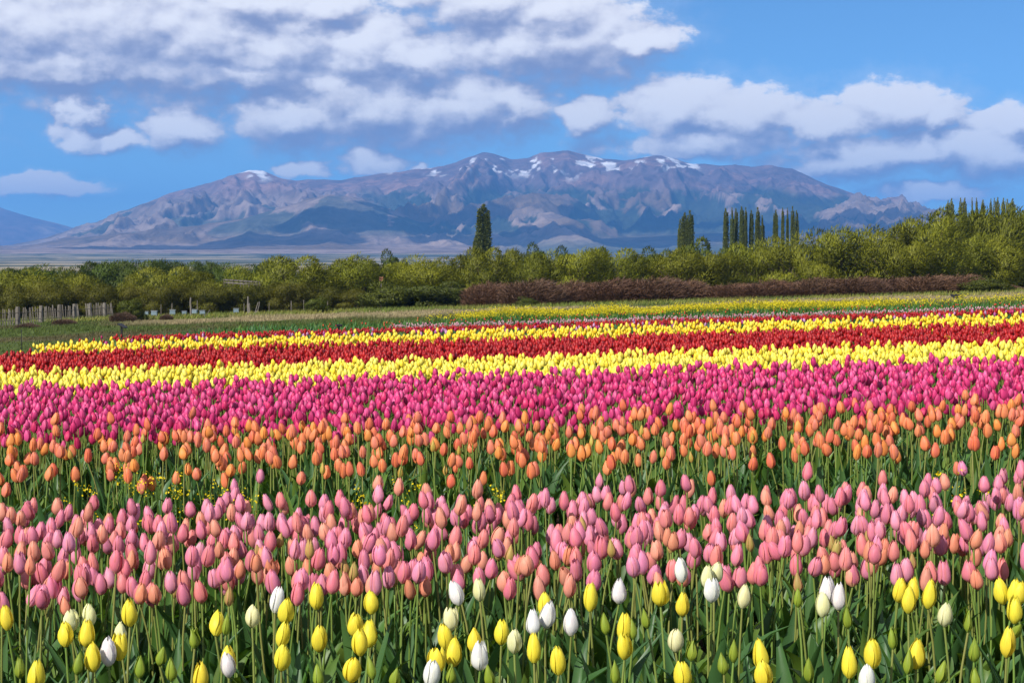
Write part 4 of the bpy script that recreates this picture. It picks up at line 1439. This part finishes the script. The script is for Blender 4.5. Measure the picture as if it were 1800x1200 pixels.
PICK = [picket_mesh(500 + k, 1.12 + 0.05 * (k % 3), 0.062) for k in range(6)]
POSTM = []
for k in range(4):
    r_ = np.random.default_rng(520 + k)
    V, Fq = tube([(0, 0, -0.1), (0.01, 0, 0.5), (r_.normal(0, .03), 0, 1.0), (r_.normal(0, .03), 0, 1.25), (0, 0, 1.26)], [0.17, 0.16, 0.15, 0.135, 0.01], 7)
    POSTM.append(mesh_np('post', V, Fq, M['oldwood'], smooth=False))
A = (at(-30, 126), 126.0); B = (at(200, 162), 162.0)
fence = obj('picket_fence', None, None, (A[0], A[1], gz(*A)))
fence['label'] = 'weathered grey picket fence with thick posts on the grass'
fence['category'] = 'fence'
n_p = 62
for k in range(n_p):
    t_ = (k + 0.5) / n_p
    if 0.70 < t_ < 0.74:
        continue
    x = A[0] + (B[0] - A[0]) * t_; y = A[1] + (B[1] - A[1]) * t_
    s = random.uniform(0.92, 1.06)
    obj('picket', random.choice(PICK), fence, (x - A[0], y - A[1], gz(x, y) - gz(*A) - 0.03), (random.gauss(0, .03), random.gauss(0, .035), random.uniform(-.3, .3)), (random.uniform(.7, 1.2), 1, s))
for px, ln in ((33, 0.10), (73, 0.04), (105, 0.0), (132, -0.02), (159, 0.0), (184, 0.02)):
    # where the bearing crosses the fence line
    s_ = (px - 900) / F
    t_ = (s_ * A[1] - A[0]) / ((B[0] - A[0]) - s_ * (B[1] - A[1]))
    x = A[0] + (B[0] - A[0]) * t_; y = A[1] + (B[1] - A[1]) * t_ - 0.15
    obj('post', random.choice(POSTM), fence, (x - A[0], y - A[1], gz(x, y) - gz(*A)), (0, ln, random.uniform(0, 3)))
for zr in (0.35, 0.85):
    p0 = np.array([0, 0.08, zr]); p1 = np.array([B[0] - A[0], B[1] - A[1] + 0.08, gz(*B) - gz(*A) + zr])
    V, Fq = tube([p0, (p0 + p1) / 2 - (0, 0, 0.03), p1], [0.02, 0.02, 0.02], 5)
    obj('wire', mesh_np('wire', V, Fq, M['oldwood']), fence)

# ------------------------------------------------------------------ beehives
def hive(px, base, w_px, d, label, tall=1.0, stack=True):
    x = at(px, d); g = gz(x, d)
    w = w_px / F * d
    h = w * 0.85 * tall
    o = obj('beehive', None, None, (x, d, g + 0.24), (0, random.gauss(0, .03), random.uniform(-.35, .35)))
    o['label'] = label; o['category'] = 'beehive'; o['group'] = 'beehives by the hedge'
    V, Fq = box(0, 0, h * 0.27, w, w * 0.85, h * 0.5); obj('brood_box', mesh_np('brood_box', V, Fq, M['hive'], smooth=False), o)
    V, Fq = box(0, 0, h * 0.71, w * 0.97, w * 0.82, h * 0.36); obj('honey_box', mesh_np('honey_box', V, Fq, M['hive'], smooth=False), o)
    V, Fq = box(0, 0, h * 0.94, w * 1.12, w * 0.98, h * 0.10); obj('lid', mesh_np('lid', V, Fq, M['hive_lid'], smooth=False), o)
    V, Fq = box(0, -w * 0.45, h * 0.06, w * 0.8, 0.02, h * 0.05); obj('entrance', mesh_np('entrance', V, Fq, M['black'], smooth=False), o)
    for sx_ in (-1, 1):
        V, Fq = box(sx_ * w * 0.36, 0, -0.185, 0.06, w * 0.8, 0.40); obj('leg', mesh_np('leg', V, Fq, M['oldwood'], smooth=False), o)


hive(257, 541, 8, 153, 'small grey beehive half hidden by the shrub at the fence end', 0.9)
hive(271, 548, 10, 147, 'pale blue beehive, the one nearest the picket fence')
hive(303, 546, 9.5, 149, 'pale blue beehive standing alone before a thin stake', 1.1)
hive(324, 547, 8, 151, 'greenish beehive low in the grass beside the tall bare post', 0.8)
hive(342, 546, 9, 150, 'pale beehive partly behind the tall bare post')
hive(356, 549, 9, 146, 'pale blue beehive just past the tall bare post with a stick on it', 0.9)
hive(415, 547, 9, 149, 'pale blue beehive standing farthest from the picket fence')


# ------------------------------------------------------------------ loose posts and poles
def pole(px, top, base_d, r, label, lean=0.0, name='wooden_post', tiltx=0.0):
    x = at(px, base_d); g = gz(x, base_d); h = zrow(top, base_d) - g
    n_ = 5
    t_ = np.linspace(0, 1, n_)
    wob = np.random.default_rng(int(px)).normal(0, r * 0.15, (n_, 2))
    p = np.stack([wob[:, 0], wob[:, 1], -0.1 + t_ * (h + 0.1)], -1)
    V, Fq = tube(np.concatenate([p, p[-1:] + (0, 0, 0.01)]), list(np.linspace(r, r * 0.75, n_)) + [0.003], 6)
    o = obj(name, mesh_np(name, V, Fq, M['oldwood'], smooth=False), None, (x, base_d, g), (tiltx, lean, 0))
    o['label'] = label; o['category'] = 'post'; o['group'] = 'old posts before the hedge'


pole(335, 523, 148, 0.085, 'tall bare grey post standing among the beehives')
pole(347, 528, 154, 0.05, 'thinner crooked post behind the tall bare post')
pole(302, 533, 153, 0.05, 'thin stake directly behind the lone pale beehive')
pole(283, 535, 155, 0.04, 'thin stake between two pale beehives')
pole(436, 521, 149, 0.085, 'tall grey post at the heap of leaning sticks')
pole(438, 533, 148, 0.09, 'short thick post leaning on the tall post at the sticks')
pole(429, 533, 153, 0.04, 'thin stake just before the heap of leaning sticks')
pole(447, 530, 148, 0.05, 'grey stick leaning at the heap of sticks, upper one', 0.28)
pole(441, 541, 147, 0.05, 'grey stick lying low across the heap of sticks', 0.95)
pole(452, 530, 149, 0.045, 'grey stick leaning beyond the heap of sticks', 0.18)
pole(473, 532, 152, 0.035, 'thin stake past the heap of leaning sticks')
pole(512, 529, 152, 0.045, 'pale thin post in the hedge shade, nearest the sticks')
pole(534, 527, 153, 0.045, 'pale thin post beside the small dark shrub')
pole(576, 528, 151, 0.045, 'pale thin post past the small dark shrub')
pole(360, 541, 146, 0.035, 'short stick slanting from the beehive lid', 0.6)

# open timber shelter among the willows
sd = 173.0
sx0, sx1 = at(394, sd), at(452, sd)
g = gz((sx0 + sx1) / 2, sd)
sh = obj('timber_shelter', None, None, ((sx0 + sx1) / 2, sd, g))
sh['label'] = 'open grey timber shelter frame showing above the hedge'; sh['category'] = 'shelter'
ztop0, ztop1 = zrow(492, sd) - g, zrow(496, sd) - g
wd = sx1 - sx0
for k in range(7):
    t_ = k / 6 if k > 2 else k * 0.09
    z = ztop0 + (ztop1 - ztop0) * t_
    for yb in (0, 1.8):
        V, Fq = box(-wd / 2 + wd * t_, yb, z / 2, 0.09, 0.09, z)
        obj('post', mesh_np('post', V, Fq, M['oldwood'], smooth=False), sh)
for yb in (-0.06, 1.86):
    for dz_ in (0.0, -0.24):
        V, Fq = tube([(-wd / 2 - 0.05, yb, ztop0 + dz_), (wd / 2 + 0.05, yb, ztop1 + dz_)], [0.055, 0.055], 4)
        obj('beam', mesh_np('beam', V, Fq, M['oldwood'], smooth=False), sh)
for k in range(8):
    t_ = k / 7
    V, Fq = box(-wd / 2 + wd * t_, 0.9, ztop0 + (ztop1 - ztop0) * t_ + 0.06, 0.07, 2.1, 0.05)
    obj('rafter', mesh_np('rafter', V, Fq, M['oldwood'], smooth=False), sh)

# small red-brown board on a post among the willows
bd = 178.0
bx = at(670, bd); g = gz(bx, bd)
o = obj('notice_board', None, None, (bx, bd, g))
o['label'] = 'small red-brown board on a post among the willows'; o['category'] = 'board'
zb = zrow(490, bd) - g
V, Fq = box(0, 0, zb, 0.36, 0.04, 0.36); obj('panel', mesh_np('panel', V, Fq, M['board'], smooth=False), o)
V, Fq = box(0.0, 0.06, zb * 0.45, 0.08, 0.07, zb * 0.9); obj('post', mesh_np('post', V, Fq, M['oldwood'], smooth=False), o)


# ------------------------------------------------------------------ black information signs on posts
def sign(px, top, d, w, label, yaw, tilt=0.7):
    x = at(px, d); g = gz(x, d); h = zrow(top, d) - g
    o = obj('field_sign', None, None, (x, d, g), (0, 0, yaw))
    o['label'] = label; o['category'] = 'sign'; o['group'] = 'black plant signs on posts'
    V, Fq = box(0, 0.02, h * 0.49, 0.035, 0.035, h * 0.98 - 0.03); obj('post', mesh_np('post', V, Fq, M['black'], smooth=False), o)
    V, Fq = box(0, 0, 0, w, w * 0.62, 0.018)
    obj('panel', mesh_np('panel', V, Fq, M['black'], smooth=False), o, (0, 0, h - w * 0.15), (tilt, 0, 0))


sign(1682, 517, 92, 0.56, 'black slanted sign on a post beside the mustard strip', 0.1, 0.5)
sign(215, 569, 40, 0.26, 'black slanted sign seen edge-on at the field corner', 1.45, 0.55)
sign(596, 570, 47, 0.14, 'tiny black sign behind the yellow strip', 0.3, 0.5)
sign(955, 566, 52, 0.12, 'tiny black sign in the far red strip near the middle', 0.3, 0.5)
x = at(37, 26.3); g = gz(x, 26.3)
V, Fq = tube([(0, 0, -0.05), (0.003, 0, 0.3), (0, 0, 0.62), (0, 0, 0.63)], [0.006, 0.006, 0.005, 0.001], 5)
o = obj('thin_stake', mesh_np('thin_stake', V, Fq, M['black']), None, (x, 26.3, g))
o['label'] = 'thin dark stake at the corner of the yellow strip'; o['category'] = 'stake'

# ------------------------------------------------------------------ heaps of cut brushwood
for px, top, w, d_, lab in [(47, 568, 42, 112, 'heap of red-brown cut twigs in front of the leaning fence post'), (112, 561, 40, 124, 'low heap of red-brown twigs along the middle of the fence'),
                            (215, 549, 44, 136, 'dark heap of brushwood below the end of the picket fence'), (292, 552, 22, 138, 'small low heap of dead grass before the beehives')]:
    plant('brush_heap', BARE, px, top, w, d_, lab, 'brushwood', 'heaps of cut brushwood', (0.8, 0.9, 1.0))

# ------------------------------------------------------------------ clouds overhead, above the frame, that shade the lower slopes
def cloud_mesh(seed, sx_, sy_, sz_):
    r_ = np.random.default_rng(seed)
    n_u, n_v = 48, 20
    th = np.linspace(0, 2 * math.pi, n_u, endpoint=False)[None, :]; ph = np.linspace(0.02, math.pi - 0.02, n_v)[:, None]
    X = np.sin(ph) * np.cos(th); Y = np.sin(ph) * np.sin(th); Z = np.cos(ph) + 0 * th
    k = 0.72 + 0.55 * fbm(X * 2.1 + 5 + seed, Y * 2.1 + Z * 1.3 + 7, 4, seed)
    Z = np.where(Z < 0, Z * 0.35, Z)
    V = np.stack([X * k * sx_, Y * k * sy_, Z * k * sz_], -1).reshape(-1, 3)
    i = np.arange(n_u * n_v).reshape(n_v, n_u); j = np.roll(i, -1, 1)
    Fq = np.stack([i[:-1], i[1:], j[1:], j[:-1]], -1).reshape(-1, 4)
    return V, Fq


M['cloud'] = material('cloud_white', lambda t: principled(t, C4((0.85, 0.86, 0.88)), 1.0, 0.0))
ALT = 2600.0
for k, (px, d_, sx_, sy_) in enumerate([(260, 8900, 520, 230), (450, 9250, 480, 260), (650, 9900, 430, 270), (800, 10500, 330, 220), (960, 9500, 760, 330), (1150, 10900, 400, 300),
                                        (1330, 9900, 600, 420), (1490, 10700, 480, 380), (1680, 9800, 620, 380)]):
    lab = f'{ordinal(k + 1)} of the clouds high above the picture that shade the slopes'
    tx_ = (px - 900) / F * d_
    zt_ = 120.0
    s = (ALT - zt_) / TO_SUN.z
    V, Fq = cloud_mesh(600 + k, sx_, sy_, 260)
    o = obj('cloud', mesh_np('cloud', V, Fq, M['cloud']), None, (tx_ + TO_SUN.x * s, d_ + TO_SUN.y * s, ALT))
    o['label'] = lab; o['category'] = 'cloud'; o['group'] = 'clouds above the picture'
